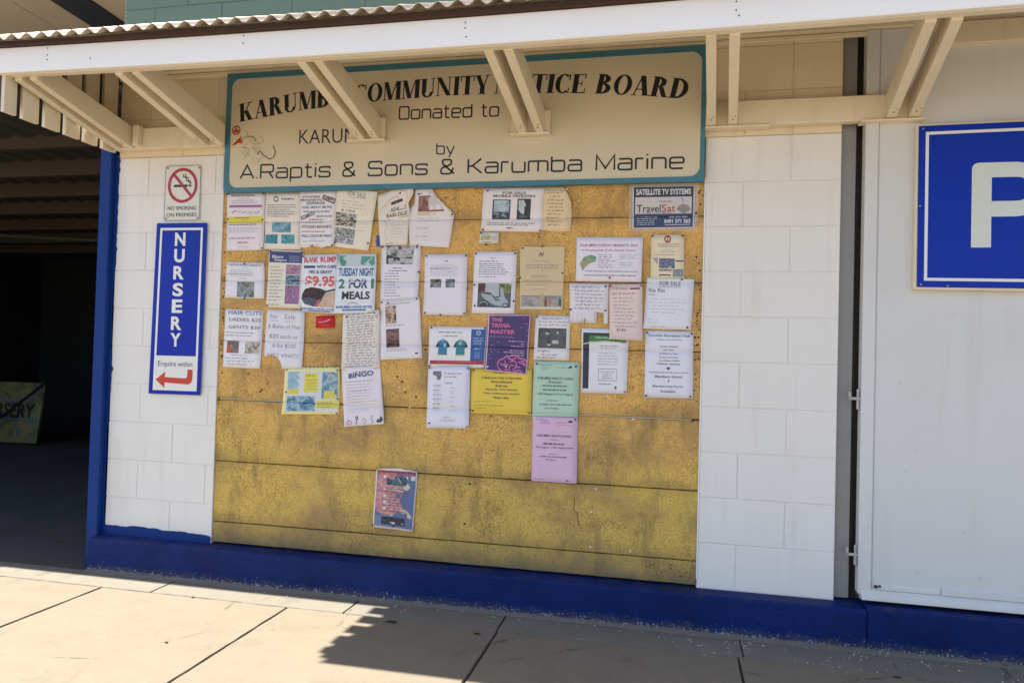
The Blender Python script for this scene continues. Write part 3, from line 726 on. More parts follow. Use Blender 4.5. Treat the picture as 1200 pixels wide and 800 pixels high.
b = MB(); flat_text(b, 'KARUMBA', -2.548, -2.120, 2.203, 2.274, yl, blk, -0.006, slope=-0.005); b.build('lettering', None, sg)
b = MB(); stroke_text(b, 'by', -1.822, -1.735, 2.129, 2.127, 0.052, yl, 0.0065, blk); b.build('lettering', None, sg)
b = MB(); stroke_text(b, 'A.Raptis & Sons & Karumba Marine', -2.870, -0.664, 2.036, 2.028, 0.068, yl, 0.0085, blk); b.build('lettering', None, sg)
red = NT('faded_red_print', .5, .3).col((0.42, 0.045, 0.02)).m
b = MB(); cx, cz = -2.902, 2.286
vs, fs = ribbon([(cx+0.021*math.cos(a*math.pi/10), cz+0.021*math.sin(a*math.pi/10)) for a in range(20)], 0.007, True); b.add([(x, yl, z) for x, z in vs], fs, red)
b.add([(cx-0.017, yl-.0001, cz-0.012), (cx+0.017, yl-.0001, cz-0.012), (cx+0.013, yl-.0001, cz+0.002), (cx+0.004, yl-.0001, cz+0.004), (cx, yl-.0001, cz+0.030), (cx-0.005, yl-.0001, cz+0.004), (cx-0.014, yl-.0001, cz)], [(0,1,2,3,4,5,6)], red)
b.add([(-2.927, yl, 2.206), (-2.905, yl, 2.211), (-2.885, yl, 2.220), (-2.868, yl, 2.215), (-2.866, yl, 2.234), (-2.876, yl, 2.238), (-2.870, yl, 2.256), (-2.895, yl, 2.236)], [(0,1,2,3,4,5,6,7)], red)
b.build('red_emblem', None, sg)
b = MB(); random.seed(5)
br = NT('brown_scuff', .6, .3).col((0.25, 0.19, 0.13)).m; dk = NT('dark_scuff', .6, .3).col((0.06, 0.035, 0.03)).m; pl = NT('peeled_patch', .7, .2).col((0.56, 0.49, 0.38)).m
for i in range(26):
    a = random.uniform(0, 6.28); x = random.uniform(-2.86, -2.74); z = random.uniform(2.13, 2.25); pts = []
    for k in range(9): pts.append((x, z)); a += random.uniform(-.5, .5); x += .006*math.cos(a); z += .005*math.sin(a)
    vs, fs = ribbon(pts, random.uniform(.0012, .003)); b.add([(p, yl-0.00005*i, q) for p, q in vs], fs, random.choice([br, pl, br, pl]))
for pts in ([(-2.775,2.155),(-2.765,2.178),(-2.74,2.150),(-2.705,2.130),(-2.685,2.140),(-2.675,2.165),(-2.69,2.20)], [(-2.86,2.24),(-2.84,2.252),(-2.80,2.248),(-2.79,2.225)]):
    vs, fs = ribbon(rounded(pts, .01), .004); b.add([(p, yl-.0018, q) for p, q in vs], fs, dk if pts[0][1] < 2.2 else br)
b.build('peeled_marks', None, sg)

# ------------------------------------------------------------------ the cork board: seven wide planks
board = empty('cork_board', (-1.77, 0, 0.2), 'weathered mustard cork notice board of wide horizontal planks', 'notice board')
BX0, BX1 = -2.977, -0.571
zj = [0.178, 0.285, 0.594, 0.908, 1.210, 1.519, 1.818, 2.05]
for i in range(7):
    b = MB(); n = 40; a0 = zj[i]+(0.0022 if zj[i] < 1.1 else 0.0013); a1 = zj[i+1]-(0.0022 if zj[i+1] < 1.1 else 0.0013); vs = []; 
    for k in range(n+1):
        x = BX0+(BX1-BX0)*k/n; j0 = random.uniform(-.0009, .0009); j1 = random.uniform(-.0009, .0009)
        yy = 0.0055+random.uniform(-.0004, .0004)
        vs += [(x, yy+.0035, a0+j0), (x, yy, a0+j0+.0035), (x, yy, a1+j1-.0035), (x, yy+.0035, a1+j1), (x, 0.03, a1), (x, 0.03, a0)]
    fs = []
    for k in range(n):
        for q in range(6): a = k*6; fs.append((a+q, a+(q+1) % 6, a+6+(q+1) % 6, a+6+q))
    fs += [(0,1,2,3,4,5), tuple(n*6+q for q in (5,4,3,2,1,0))]
    b.add(vs, fs); b.build('cork_plank', cork_m, board, loc=(-1.77, 0.02, (a0+a1)/2))
part('backing', groove_m, board, [(BX0, BX1, 0.031, 0.058, 0.18, 2.1)])
wt = NT('white_filler_strip', .6, .3).col((0.55, 0.52, 0.45)).m
part('filler_strip', wt, board, [(-2.965, -2.50, 0.0052, 0.012, 0.9085, 0.9112)])
part('filler_strip', wt, board, [(-1.11, -0.60, 0.0048, 0.012, 0.9065, 0.9095)])
part('edge_strip', fasc, board, [(-0.5705, -0.5655, -0.003, 0.03, 0.21, 1.99)])
part('edge_strip', white_wall, board, [(-2.9825, -2.978, -0.003, 0.03, 0.20, 1.99)])
# old pins, staples and chipped holes left in the cork
random.seed(11); b = MB()
def dot(x, z, r, m, h=0.004):
    n = 7; b.add([(x+r*math.cos(6.283*i/n), 0.0045, z+r*math.sin(6.283*i/n)) for i in range(n)]+[(x+r*.6*math.cos(6.283*i/n), 0.0050-h, z+r*.6*math.sin(6.283*i/n)) for i in range(n)],
               [tuple(range(n, 2*n))]+[(i, (i+1) % n, (i+1) % n+n, i+n) for i in range(n)], m)
for i in range(70): dot(random.choice([random.uniform(-2.965, -2.955), random.uniform(-.60, -.578)]), random.uniform(.9, 1.97), random.uniform(.002, .0055), pin_m, .0015)
for i in range(70): dot(random.uniform(-2.95, -.6), random.uniform(1.0, 1.95), random.uniform(.0015, .004), pin_m, .0012)
for x, z, m in [(-2.893,.945,pin_w),(-2.735,.955,pin_m),(-2.725,.965,pin_m),(-1.975,1.03,pin_m),(-1.985,1.005,pin_w),(-1.955,.98,pin_m),(-1.90,.96,pin_m),(-1.93,.91,pin_w),(-2.0,1.055,pin_m),(-1.02,.575,pin_w),(-1.04,.31,pin_w),(-.86,.305,pin_w),(-1.04,.47,pin_w),(-.86,.90,pin_w),(-.60,.595,steel),(-.597,.285,steel),(-.60,.905,pin_m),(-2.965,.905,pin_m),(-1.62,.56,pin_m),(-1.64,.37,pin_m),(-.98,1.0,pin_w),(-1.86,1.19,pin_m)]:
    dot(x, z, .0055, m)
o = b.build('old_pins_and_holes', None, board); tag(o, kind='stuff')
b = MB(); pts = [(-1.12+0.001*math.sin(i), .53-.012*i) for i in range(6)]+[(-1.105+.002*i, .46-.012*i) for i in range(6)]
vs, fs = ribbon(pts, .0022); b.add([(x, .0042, z) for x, z in vs], fs); b.build('surface_crack', groove_m, board)

# ------------------------------------------------------------------ metal signs on the left pier and on the door
def plate(name, quad, y0, y1, mat, parent, bev=0.0015):
    b = MB(); b.add([(x, y0, z) for x, z in quad]+[(x, y1, z) for x, z in quad], [(0,1,2,3),(7,6,5,4)]+[(i, (i+1) % 4, (i+1) % 4+4, i+4) for i in range(4)])
    return b.build(name, mat, parent, bev)
ns = empty('no_smoking_sign', (-3.217, -0.004, 1.83), 'small white metal no smoking sign with red barred circle, above the tall blue sign', 'sign')
plate('sign_plate', [(-3.322, 1.829), (-3.110, 1.827), (-3.112, 2.117), (-3.324, 2.121)], -0.0065, -0.0035, NT('white_sign_metal', .3, .5).col((0.70, 0.69, 0.64)).m, ns)
b = MB(); vs, fs = ribbon(rr_poly(-3.320, -3.113, 1.832, 2.117, .012, 3), .0028, True); b.add([(x, -0.0075, z) for x, z in vs], fs); b.build('rim', NT('rim_grey', .4, .5, .3).col((.2, .2, .19)).m, ns)
crim = NT('crimson_print', .35, .4).col((0.40, 0.022, 0.045)).m; ny = -0.0078
b = MB(); cx, cz = -3.216, 2.014
vs, fs = ribbon([(cx+.080*math.cos(a*math.pi/18), cz+.084*math.sin(a*math.pi/18)) for a in range(36)], .015, True); b.add([(x, ny-.0006, z) for x, z in vs], fs, crim)
vs, fs = ribbon([(cx-.055, cz+.060), (cx+.055, cz-.060)], .014); b.add([(x, ny-.0004, z) for x, z in vs], fs, crim)
for q in ((cx-.052, cz-.008, cx+.028, cz+.004), (cx+.034, cz-.008, cx+.041, cz+.004), (cx+.045, cz-.008, cx+.051, cz+.004)):
    b.add([(q[0], ny, q[1]), (q[2], ny, q[1]), (q[2], ny, q[3]), (q[0], ny, q[3])], [(0,1,2,3)], blk)
for off in (0, .012):
    vs, fs = ribbon(rounded([(cx+.048-off*.2, cz+.008), (cx+.048-off, cz+.020), (cx+.030-off, cz+.026), (cx+.034-off, cz+.040), (cx+.012-off, cz+.044), (cx+.018-off, cz+.060)], .01), .0042); b.add([(x, ny-.0001-off*.01, z) for x, z in vs], fs, blk)
b.build('no_smoking_symbol', None, ns)
b = MB(); flat_text(b, 'NO SMOKING', -3.300, -3.132, 1.885, 1.905, ny, blk, .0); flat_text(b, 'ON PREMISES', -3.306, -3.128, 1.850, 1.870, ny, blk, .0)
b.build('lettering', None, ns)
for x, z in ((-3.309, 2.106), (-3.122, 2.104), (-3.308, 1.842), (-3.122, 1.842)):
    b = MB(); b.cyl((x, -.0095, z), (x, -.006, z), .0055, 8); b.build('screw_head', steel, ns, loc=(x, -.008, z))

nu = empty('nursery_sign', (-3.215, -0.006, 0.93), 'tall blue enamel sign reading NURSERY with a red arrow at its foot', 'sign')
q0 = [(-3.371, 0.923), (-3.064, 0.925), (-3.061, 1.815), (-3.359, 1.816)]
plate('sign_plate', q0, -0.013, -0.008, sign_blue, nu, .002)
plate('sign_batten', [(-3.33, .97), (-3.10, .97), (-3.10, 1.77), (-3.33, 1.77)], -0.0078, -0.001, steel, nu)
def bil(q, u, v): # q BL BR TR TL
    return tuple((q[0][k]*(1-u)+q[1][k]*u)*(1-v)+(q[3][k]*(1-u)+q[2][k]*u)*v for k in (0, 1))
def qpoly(mb, q, pts, y, m): mb.add([(bil(q, u, v)[0], y, bil(q, u, v)[1]) for u, v in pts], [tuple(range(len(pts)))], m)
b = MB(); yn = -0.0136
def qrect(mb, q, u0, v0, u1, v1, y, m): qpoly(mb, q, [(u0,v0),(u1,v0),(u1,v1),(u0,v1)], y, m)
qrect(b, q0, .085, .022, .93, .229, yn, sign_white)
for r in ((.085, .2295, .125, .972), (.89, .2295, .93, .972), (.1255, .958, .8895, .972)): qrect(b, q0, *r, yn, sign_white)
qrect(b, q0, .125, .224, .89, .2295, yn-.0003, sign_blue)
b.build('white_panel', None, nu)
b = MB()
zs = [1.731, 1.645, 1.556, 1.468, 1.382, 1.293, 1.207]
for c, z in zip('NURSERY', zs):
    x = -3.214-0.006*(1.73-z)/0.52
    flat_text(b, c, x-.031, x+.031, z-.035, z+.035, yn, sign_white, .035, 4)
b.build('lettering', None, nu)
b = MB(); flat_text(b, 'Enquire within', -3.318, -3.115, 1.060, 1.096, yn-.0005, NT('ink_navy_text', .4, .4).col((.03, .035, .09)).m, 0.0)
b.build('lettering', None, nu)
b = MB(); rd = NT('arrow_red', .3, .4).col((0.55, 0.045, 0.03)).m
ar = [(-3.329, .998), (-3.273, 1.040), (-3.275, 1.012), (-3.150, 1.009), (-3.143, 1.020), (-3.143, 1.055), (-3.112, 1.055), (-3.112, 1.005), (-3.120, .986), (-3.136, .978), (-3.275, .984), (-3.276, .956)]
b.add([(x, yn-.0005, z) for x, z in ar], [(0,1,2,10,11), (2,3,9,10), (3,4,7,8,9), (4,5,6,7)]); b.build('red_arrow', rd, nu)

ps = empty('parking_sign', (0.61, -0.05, 1.50), 'big square blue sign with white letter P on the white door', 'sign')
pq = [(0.285, 1.500), (0.965, 1.494), (0.965, 2.174), (0.284, 2.168)]
plate('sign_plate', pq, -0.0605, -0.056, sign_blue, ps, .0015)
plate('backing_board', [(0.276, 1.490), (0.975, 1.484), (0.975, 2.182), (0.278, 2.176)], -0.0555, -0.0225, cream, ps, .002)
b = MB(); m_ = .026; t2 = .012; yy = -0.0612
def off(d): return [(pq[0][0]+d, pq[0][1]+d), (pq[1][0]-d, pq[1][1]+d), (pq[2][0]-d, pq[2][1]-d), (pq[3][0]+d, pq[3][1]-d)]
a_, c_ = off(m_), off(m_+t2)
b.add([(x, yy, z) for x, z in a_]+[(x, yy, z) for x, z in c_], [(i, (i+1) % 4, (i+1) % 4+4, i+4) for i in range(4)]); b.build('white_line', sign_white, ps)
b = MB(); x0, x1, zb, zt = .484, .762, 1.662, 2.008; sw = .073
outl = [(x0, zb), (x0+sw, zb), (x0+sw, 1.787), (x0+.17, 1.787)]
def arc(cx, cz, rx, rz, a0, a1, n=10): return [(cx+rx*math.cos(R(a0+(a1-a0)*i/n)), cz+rz*math.sin(R(a0+(a1-a0)*i/n))) for i in range(n+1)]
o1 = arc(x0+.165, 1.8975, .113, .1105, -90, 90); o2 = arc(x0+.165, 1.8985, .052, .0485, -90, 90)
n = len(o1)
b.add([(x, yy, z) for x, z in o1+o2], [(i, i+1, i+1+n, i+n) for i in range(n-1)])
b.add([(x, yy, z) for x, z in [(x0+sw+.0002, 1.787), (x0+.165, 1.787), (x0+.165, 1.850), (x0+sw+.0002, 1.850)]], [(0,1,2,3)])
b.add([(x, yy, z) for x, z in [(x0+sw+.0002, 1.947), (x0+.165, 1.947), (x0+.165, 2.008), (x0+sw+.0002, 2.008)]], [(0,1,2,3)])
b.add([(x, yy, z) for x, z in [(x0, zb), (x0+sw, zb), (x0+sw, zt)]+arc(x0+.025, zt-.025, .025, .025, 90, 180, 5)], [tuple(range(9))])
b.build('lettering', NT('pale_enamel', .3, .5).col((0.62, 0.66, 0.62)).m, ps)
for x, z in ((0.292, 1.835), (.30, 2.155), (.30, 1.51), (.95, 2.155), (.95, 1.51), (0.40, 1.505)):
    b = MB(); b.cyl((x, -.063, z), (x, -.060, z), .004, 8); b.build('screw_head', steel, ps, loc=(x, -.061, z))

# hand painted sandwich board deep in the bay
pb = empty('painted_board', (-8.4, 3.72, 0.0), 'hand painted nursery board leaning in the dark bay at far left', 'sign')
b = MB()
def pnt(u, v, d=0): return (-8.93+u*1.06, 3.80+0.12*v-d-0.0, 0.0+v*0.71)
b.add([pnt(0,0), pnt(1,0.03), pnt(1,1), pnt(0,1), pnt(0,0,-.03), pnt(1,.03,-.03), pnt(1,1,-.03), pnt(0,1,-.03)], [(0,1,2,3),(7,6,5,4),(0,1,5,4),(1,2,6,5),(2,3,7,6),(3,0,4,7)])
b.build('board_sheet', photomat([(38,60,48),(85,92,66),(125,115,52),(66,95,104),(98,102,86)], 3.2, 3), pb)
vs, fs = text_geo('NURSERY', .03)
b = MB(); b.add([pnt(.12+.80*u, .42+.24*v, .004) for u, v in vs], fs, NT('dark_brush_paint', .6, .3).col((.01, .01, .01)).m)
b.build('lettering', None, pb)
bb = MB(); bb.cyl((-8.7, 3.70, 0.0), (-7.72, 3.78, 0.74), .016, 6); tag(bb.build('leaning_pole', black, loc=(-8.7, 3.7, 0)), 'thin dark pole leaning across the painted board in the bay', 'pole')

# ------------------------------------------------------------------ notices
PAPERS = {
'p1':[(-2958,1974),(-2744,1972),(-2739,1675),(-2955,1672)],
'p2':[(-2740,1969),(-2545,1965),(-2532,1676),(-2735,1679)],
'p3':[(-2549,1979),(-2342,1977),(-2352,1689),(-2380,1692),(-2416,1684),(-2446,1692),(-2477,1691),(-2510,1684),(-2535,1687)],
'p4':[(-2345,1988),(-2129,1959),(-2166,1667),(-2358,1691)],
'p5':[(-2128,1941),(-2080,1957),(-2032,1976),(-1938,1987),(-1940,1945),(-1952,1920),(-1963,1898),(-1956,1867),(-1965,1695),(-2105,1693),(-2122,1843)],
'p6':[(-1933,1981),(-1875,1980),(-1733,1842),(-1753,1681),(-1896,1689),(-1956,1693),(-1959,1867),(-1936,1898)],
'p7':[(-1591,1968),(-1294,1959),(-1302,1753),(-1598,1759)],
'p8':[(-1300,1964),(-1206,1960),(-1183,1925),(-1169,1889),(-1164,1849),(-1168,1755),(-1230,1752),(-1311,1761)],
'p9':[(-1601,1756),(-1509,1753),(-1510,1700),(-1605,1700)],
'p10':[(-889,1957),(-612,1956),(-613,1766),(-885,1764)],
'p11':[(-2947,1615),(-2731,1609),(-2727,1427),(-2952,1430)],
'p12':[(-2706,1677),(-2517,1671),(-2520,1380),(-2716,1384)],
'p13':[(-2522,1649),(-2328,1652),(-2331,1356),(-2526,1364)],
'p14':[(-2330,1654),(-2121,1651),(-2125,1362),(-2337,1356)],
'p15':[(-2100,1695),(-1896,1692),(-1904,1425),(-2100,1421)],
'p16':[(-2100,1423),(-1894,1443),(-1873,1149),(-2084,1133)],
'p17':[(-1876,1650),(-1661,1652),(-1660,1358),(-1874,1358)],
'p18':[(-1627,1662),(-1419,1661),(-1424,1367),(-1632,1369)],
'p19':[(-1404,1686),(-1194,1685),(-1196,1390),(-1398,1390)],
'p20':[(-1139,1728),(-836,1725),(-839,1520),(-1139,1524)],
'p21':[(-800,1736),(-655,1735),(-650,1535),(-799,1538)],
'p22':[(-1167,1514),(-986,1511),(-985,1327),(-1005,1328),(-1006,1377),(-1037,1381),(-1038,1330),(-1089,1331),(-1094,1352),(-1097,1331),(-1160,1330)],
'p23':[(-984,1509),(-834,1512),(-827,1254),(-976,1259)],
'p24':[(-814,1541),(-606,1536),(-615,1307),(-826,1310)],
'p25':[(-2943,1372),(-2730,1367),(-2734,1071),(-2950,1073)],
'p26':[(-2707,1373),(-2497,1367),(-2498,1138),(-2504,1076),(-2612,1075),(-2618,1096),(-2625,1110),(-2644,1134),(-2674,1141),(-2692,1133),(-2716,1137)],
'p27':[(-2438,1342),(-2337,1348),(-2335,1287),(-2433,1283)],
'p28':[(-2597,1085),(-2299,1092),(-2297,858),(-2607,847)],
'p29':[(-2292,1357),(-2098,1379),(-2087,1095),(-2291,1082)],
'p30':[(-2291,1090),(-2089,1109),(-2054,824),(-2266,799)],
'p31':[(-1843,1302),(-1554,1304),(-1562,1110),(-1840,1106)],
'p32':[(-1840,1111),(-1632,1115),(-1629,821),(-1841,814)],
'p33':[(-1626,1105),(-1332,1109),(-1331,897),(-1623,895)],
'p34':[(-1548,1362),(-1344,1365),(-1357,1085),(-1556,1099)],
'p35':[(-1322,1363),(-1158,1361),(-1160,1156),(-1326,1156)],
'p36':[(-1323,1151),(-1111,1150),(-1112,899),(-1326,895)],
'p37':[(-1324,898),(-1112,902),(-1109,594),(-1321,593)],
'p38':[(-1105,1307),(-890,1305),(-893,1013),(-1102,1010)],
'p39':[(-816,1301),(-605,1300),(-601,1003),(-814,999)],
'p40':[(-2092,599),(-2065,607),(-2031,611),(-1965,615),(-1945,609),(-1917,608),(-1878,602),(-1893,312),(-2098,324)],
}
G_ = 'notices pinned to the cork board'
pin_meshes = {}
def pin_mesh(m):
    if m.name not in pin_meshes:
        b = MB(); n = 8; r = .0052
        vs = [(r*math.cos(6.283*i/n), 0.0015, r*math.sin(6.283*i/n)) for i in range(n)]+[(r*.75*math.cos(6.283*i/n), -.0026, r*.75*math.sin(6.283*i/n)) for i in range(n)]
        b.add(vs, [tuple(range(n, 2*n))]+[(i, (i+1) % n, (i+1) % n+n, i+n) for i in range(n)], m); pin_meshes[m.name] = b.mesh('pin')
    return pin_meshes[m.name]
BOLD_MAX = .032
class P:
    def __init__(s, key, label, rgb=(232,228,226), layer=0, ref=None, name='paper_notice', cat='notice', curl=1.0, seed=None, lift=None):
        random.seed(seed if seed is not None else int(key[1:])*17+3)
        s.out = [(x/1000, z/1000) for x, z in PAPERS[key]]
        s.q = [(x/1000, z/1000) for x, z in (ref or PAPERS[key][:4])]     # TL TR BR BL
        s.layer = layer; s.ph = [random.uniform(0, 6.28) for _ in range(4)]; s.fr = [random.uniform(12, 24), random.uniform(10, 20)]
        s.A = 0.0023*curl; s.lift = list(lift or [])
        if not lift and curl > .6:
            for ci in random.sample([1, 2, 3], random.choice([1, 2, 2])):
                s.lift.append((PAPERS[key][:4][ci][0], PAPERS[key][:4][ci][1], random.uniform(.05, .10), random.uniform(.004, .010)))
        xs = [p[0] for p in s.out]; zs = [p[1] for p in s.out]
        s.x0, s.x1, s.z0, s.z1 = min(xs), max(xs), min(zs), max(zs)
        s.label, s.name, s.cat, s.rgb = label, name, cat, rgb
        s.mb = MB(); s.pins = []; s.sub = 0
    def disp(s, x, z):
        y = 0.0042-0.0016*s.layer-s.A*(1+math.sin(x*s.fr[0]+s.ph[0]+z*3)*math.sin(z*s.fr[1]+s.ph[1]+x*2))
        for lx, lz, rad, h in s.lift:
            d = math.hypot(x-lx/1000, z-lz/1000)/rad
            if d < 1: y -= h*(1-d)**2
        for j in zj[1:-1]:
            d = abs(z-j)
            if d < .0036: y += .0052*(1-d/.0036)
        return y
    def cutlines(s):
        zz = []
        n = max(3, int((s.z1-s.z0)/.028)); zz += [s.z0+(s.z1-s.z0)*i/n for i in range(1, n)]
        for j in zj[1:-1]:
            if s.z0 < j < s.z1:
                zz = [z for z in zz if abs(z-j) > .009]; zz += [j-.0036, j, j+.0036]
        n = max(3, int((s.x1-s.x0)/.032)); xx = [s.x0+(s.x1-s.x0)*i/n for i in range(1, n)]
        return xx, zz
    def gridded(s, poly, off, mat, mb):
        bm = bmesh.new(); bm.faces.new([bm.verts.new((x, 0, z)) for x, z in poly])
        xx, zz = s.cutlines(); px = [p[0] for p in poly]; pz = [p[1] for p in poly]
        for x in xx:
            if min(px) < x < max(px): bmesh.ops.bisect_plane(bm, geom=bm.verts[:]+bm.edges[:]+bm.faces[:], plane_co=(x, 0, 0), plane_no=(1, 0, 0))
        for z in zz:
            if min(pz) < z < max(pz): bmesh.ops.bisect_plane(bm, geom=bm.verts[:]+bm.edges[:]+bm.faces[:], plane_co=(0, 0, z), plane_no=(0, 0, 1))
        bm.verts.index_update()
        vs = [(v.co.x, s.disp(v.co.x, v.co.z)-off, v.co.z) for v in bm.verts]; fs = [[v.index for v in f.verts] for f in bm.faces]
        bm.free(); mb.add(vs, fs, mat)
    def uv(s, u, v):
        q = s.q; return tuple((q[0][k]*(1-u)+q[1][k]*u)*(1-v)+(q[3][k]*(1-u)+q[2][k]*u)*v for k in (0, 1))
    def nextoff(s): s.sub += 1; return .00055+.000035*(s.sub % 22)
    def POLY(s, pts, rgb): s.gridded([s.uv(*p) for p in pts], s.nextoff(), rgb if not isinstance(rgb, tuple) else ink(rgb), s.mb); return s
    def B(s, u0, v0, u1, v1, rgb): return s.POLY([(u0,v0),(u1,v0),(u1,v1),(u0,v1)], rgb)
    def PH(s, u0, v0, u1, v1, pal, scale=70): return s.POLY([(u0,v0),(u1,v0),(u1,v1),(u0,v1)], photomat(pal, scale*.6, random.randint(1, 40)))
    def geo(s, vs, fs, rgb, offx=0):
        off = s.nextoff()+.0005
        out = []
        for u, v in vs:
            x, z = s.uv(u, v); out.append((x, s.disp(x, z)-off-offx, z))
        s.mb.add(out, fs, ink(rgb) if isinstance(rgb, tuple) else rgb); return s
    def T(s, t, u0, v0, u1, v1, rgb=(40,40,48), bold=.0, res=2, slope=0):
        vs, fs = text_geo(t, min(bold, BOLD_MAX), 0, res)
        return s.geo([(u0+a*(u1-u0), v1-b_*(v1-v0)+slope*a) for a, b_ in vs], fs, rgb)
    def L(s, u0, v0, u1, v1, n, rgb=(120,120,130), h=.42, center=False, fill=.9):
        rgb = tuple(int(a*.72+b*.28) for a, b in zip(rgb, s.rgb)) if s.rgb[0] > 150 else rgb
        h *= .8
        vs, fs = [], []
        for i in range(n):
            v = v0+(v1-v0)*(i+.5)/n; hh = (v1-v0)/n*h/2
            w_ = (u1-u0)*random.uniform(fill-.25, fill+.1) if fill < 1 else (u1-u0)*random.uniform(.88, 1)
            w_ = min(w_, u1-u0); u = u0+((u1-u0-w_)/2 if center else 0); ue = u+w_
            while u < ue-.01:
                ww = min(random.uniform(.025, .11), ue-u); k = len(vs); h2 = hh*random.uniform(.8, 1.1)
                vs += [(u, v-h2), (u+ww, v-h2), (u+ww, v+h2), (u, v+h2)]; fs.append((k, k+1, k+2, k+3)); u += ww+.018
        return s.geo(vs, fs, rgb)
    def HW(s, u0, v0, u1, v1, n, rgb=(50,50,62), t=.007, amp=.32, center=False, minw=.55):
        rgb = tuple(int(a*.85+b*.15) for a, b in zip(rgb, s.rgb))
        vs, fs = [], []; asp = (s.x1-s.x0)/(s.z1-s.z0)
        for i in range(n):
            lh = (v1-v0)/n; v = v0+lh*(i+.55); w_ = (u1-u0)*random.uniform(minw, 1); u = u0+((u1-u0)-w_)*(0.5 if center else random.random()*.4); ue = u+w_; sl = random.uniform(-.01, .01)
            while u < ue-.03:
                ww = min(random.uniform(.06, .17), ue-u); m = max(3, int(ww/.014)); pts = []
                for k in range(m+1):
                    pts.append(((u+ww*k/m), (v+sl*(u-u0)+random.uniform(-1, 1)*lh*amp*(1.0 if random.random() < .2 else .6))/1))
                a, f_ = ribbon(pts, t); k0 = len(vs); vs += a; fs += [tuple(q+k0 for q in f) for f in f_]; u += ww+.035
        return s.geo(vs, fs, rgb)
    def ST(s, pts, t, rgb, closed=False):
        a, f_ = ribbon(pts, t, closed); return s.geo(a, f_, rgb)
    def PIN(s, *uvs, m=None):
        for u, v in uvs: s.pins.append((s.uv(u, v), m or pin_m))
        return s
    def corners(s, which='0123', m=None, i=.035):
        c = [(i, i*.8), (1-i, i*.8), (1-i, 1-i*.8), (i, 1-i*.8)]
        for k in which: s.PIN(c[int(k)], m=m)
        return s
    def done(s):
        base = ((s.x0+s.x1)/2, 0.004, s.z0)
        root = empty(s.name, base, s.label, s.cat, G_)
        b = MB(); s.gridded(s.out, 0, papermat(s.rgb), b)
        o = b.build('sheet', None, root); so = o.modifiers.new('thickness', 'SOLIDIFY'); so.thickness = .0004; so.offset = 0
        for p in o.data.polygons: p.use_smooth = True
        if s.mb.v: s.mb.build('printing', None, root, recalc=False)
        for (x, z), m in s.pins:
            o = bpy.data.objects.new('pin', pin_mesh(m)); C.objects.link(o); o.parent = root
            o.location = Vector((x, s.disp(x, z)-.001, z))-world_loc(root)
        return root
GY = (105,105,115); DK = (35,36,44); BLU = (40,95,160); PUR = (135,95,150)
p = P('p1', 'white and lilac flyer with a yellow band, top left corner of the board', (228,222,232))
p.L(.1,.03,.9,.09,1,(110,110,120),.7).L(.3,.10,.7,.12,1,GY).L(.12,.125,.9,.20,2,(150,130,160)).B(.07,.22,.92,.265,(176,112,160)).HW(.08,.30,.92,.38,1,(60,60,90),.006,.5)
p.B(.02,.42,.96,.53,(238,222,70)).L(.2,.43,.8,.455,1,(60,60,40),.8).L(.4,.465,.6,.49,1,(60,60,40)).L(.06,.545,.9,.57,1,(90,90,70),.8).L(.05,.60,.92,.70,4,(175,175,190)).L(.08,.77,.9,.81,1,(205,130,170),.8).L(.3,.84,.7,.89,1,(205,130,170),.8).L(.3,.93,.65,.95,1,(150,120,150)).corners('012').PIN((.03,.46),(.95,.48)); p.done()
p = P('p2', 'pale flyer with one boat photo over two small sea photos', (226,219,214))
p.T('Tasmania?', .55,.09,.95,.14,(120,120,125)) if False else p.L(.45,.09,.95,.14,1,(120,120,125),.8)
p.ST([(.30+.06*math.cos(a*.5), .115+.042*math.sin(a*.5)) for a in range(12)], .02, (70,70,75), True)
p.L(.06,.2,.95,.44,6,(120,112,112),.5).PH(.2,.52,.72,.70,[(40,110,135),(110,170,190),(190,205,205)],40).PH(.02,.74,.36,.90,[(30,110,135),(80,160,175),(20,40,60)],50).PH(.46,.74,.82,.90,[(30,110,130),(90,170,180),(190,205,195)],50).B(.30,.145,.31,.146,GY); p.done()
p = P('p3', 'long flyer of blue, black and pink lines with slanted red stamps', (230,224,228), 1, [(-2549,1979),(-2342,1977),(-2352,1687),(-2535,1687)])
p.L(.1,.05,.9,.08,1,(190,120,140)).T('SIGNAGE', .18,.21,.68,.26,(70,90,130),.02).T('STICKERS', .06,.11,.55,.145,(45,45,60),.02).T('MAGNETIC', .03,.165,.62,.20,(45,60,80),.02).T('AND MANY MORE', .05,.285,.88,.33,(60,110,170),.01).L(.1,.36,.9,.41,1,(110,140,190),.7).L(.45,.44,.9,.49,1,(130,130,190),.7).L(.25,.51,.75,.535,1,(90,60,80),.8).L(.03,.555,.97,.58,1,(130,50,80),.9)
p.T('STICKERS MAGNETS', .05,.62,.9,.67,(80,80,120),.01).L(.05,.71,.9,.75,1,(220,120,150),.7).T('FULL COLOUR PRINT', .05,.78,.92,.825,(50,130,190),.03).L(.3,.85,.5,.87,1,(60,130,190)).L(.08,.88,.85,.91,1,(100,150,200)).L(.05,.95,.75,.965,1,(200,120,120))
p.POLY([(.63,.09),(.97,.17),(.93,.26),(.60,.17)], (75,60,68)).POLY([(.655,.11),(.94,.18),(.92,.235),(.63,.165)], (205,190,195)).L(.66,.13,.92,.20,1,(90,60,70),.9).POLY([(.02,.47),(.38,.38),(.41,.43),(.05,.53)], (75,70,80)).POLY([(.05,.475),(.37,.395),(.385,.425),(.065,.51)], (205,200,205)).corners('012').PIN((.35,.975)); p.done()
p = P('p4', 'cream sale notice with two motorcycle photos down its left side', (228,222,208), 2, lift=[(-2166,1667,.07,.008)])
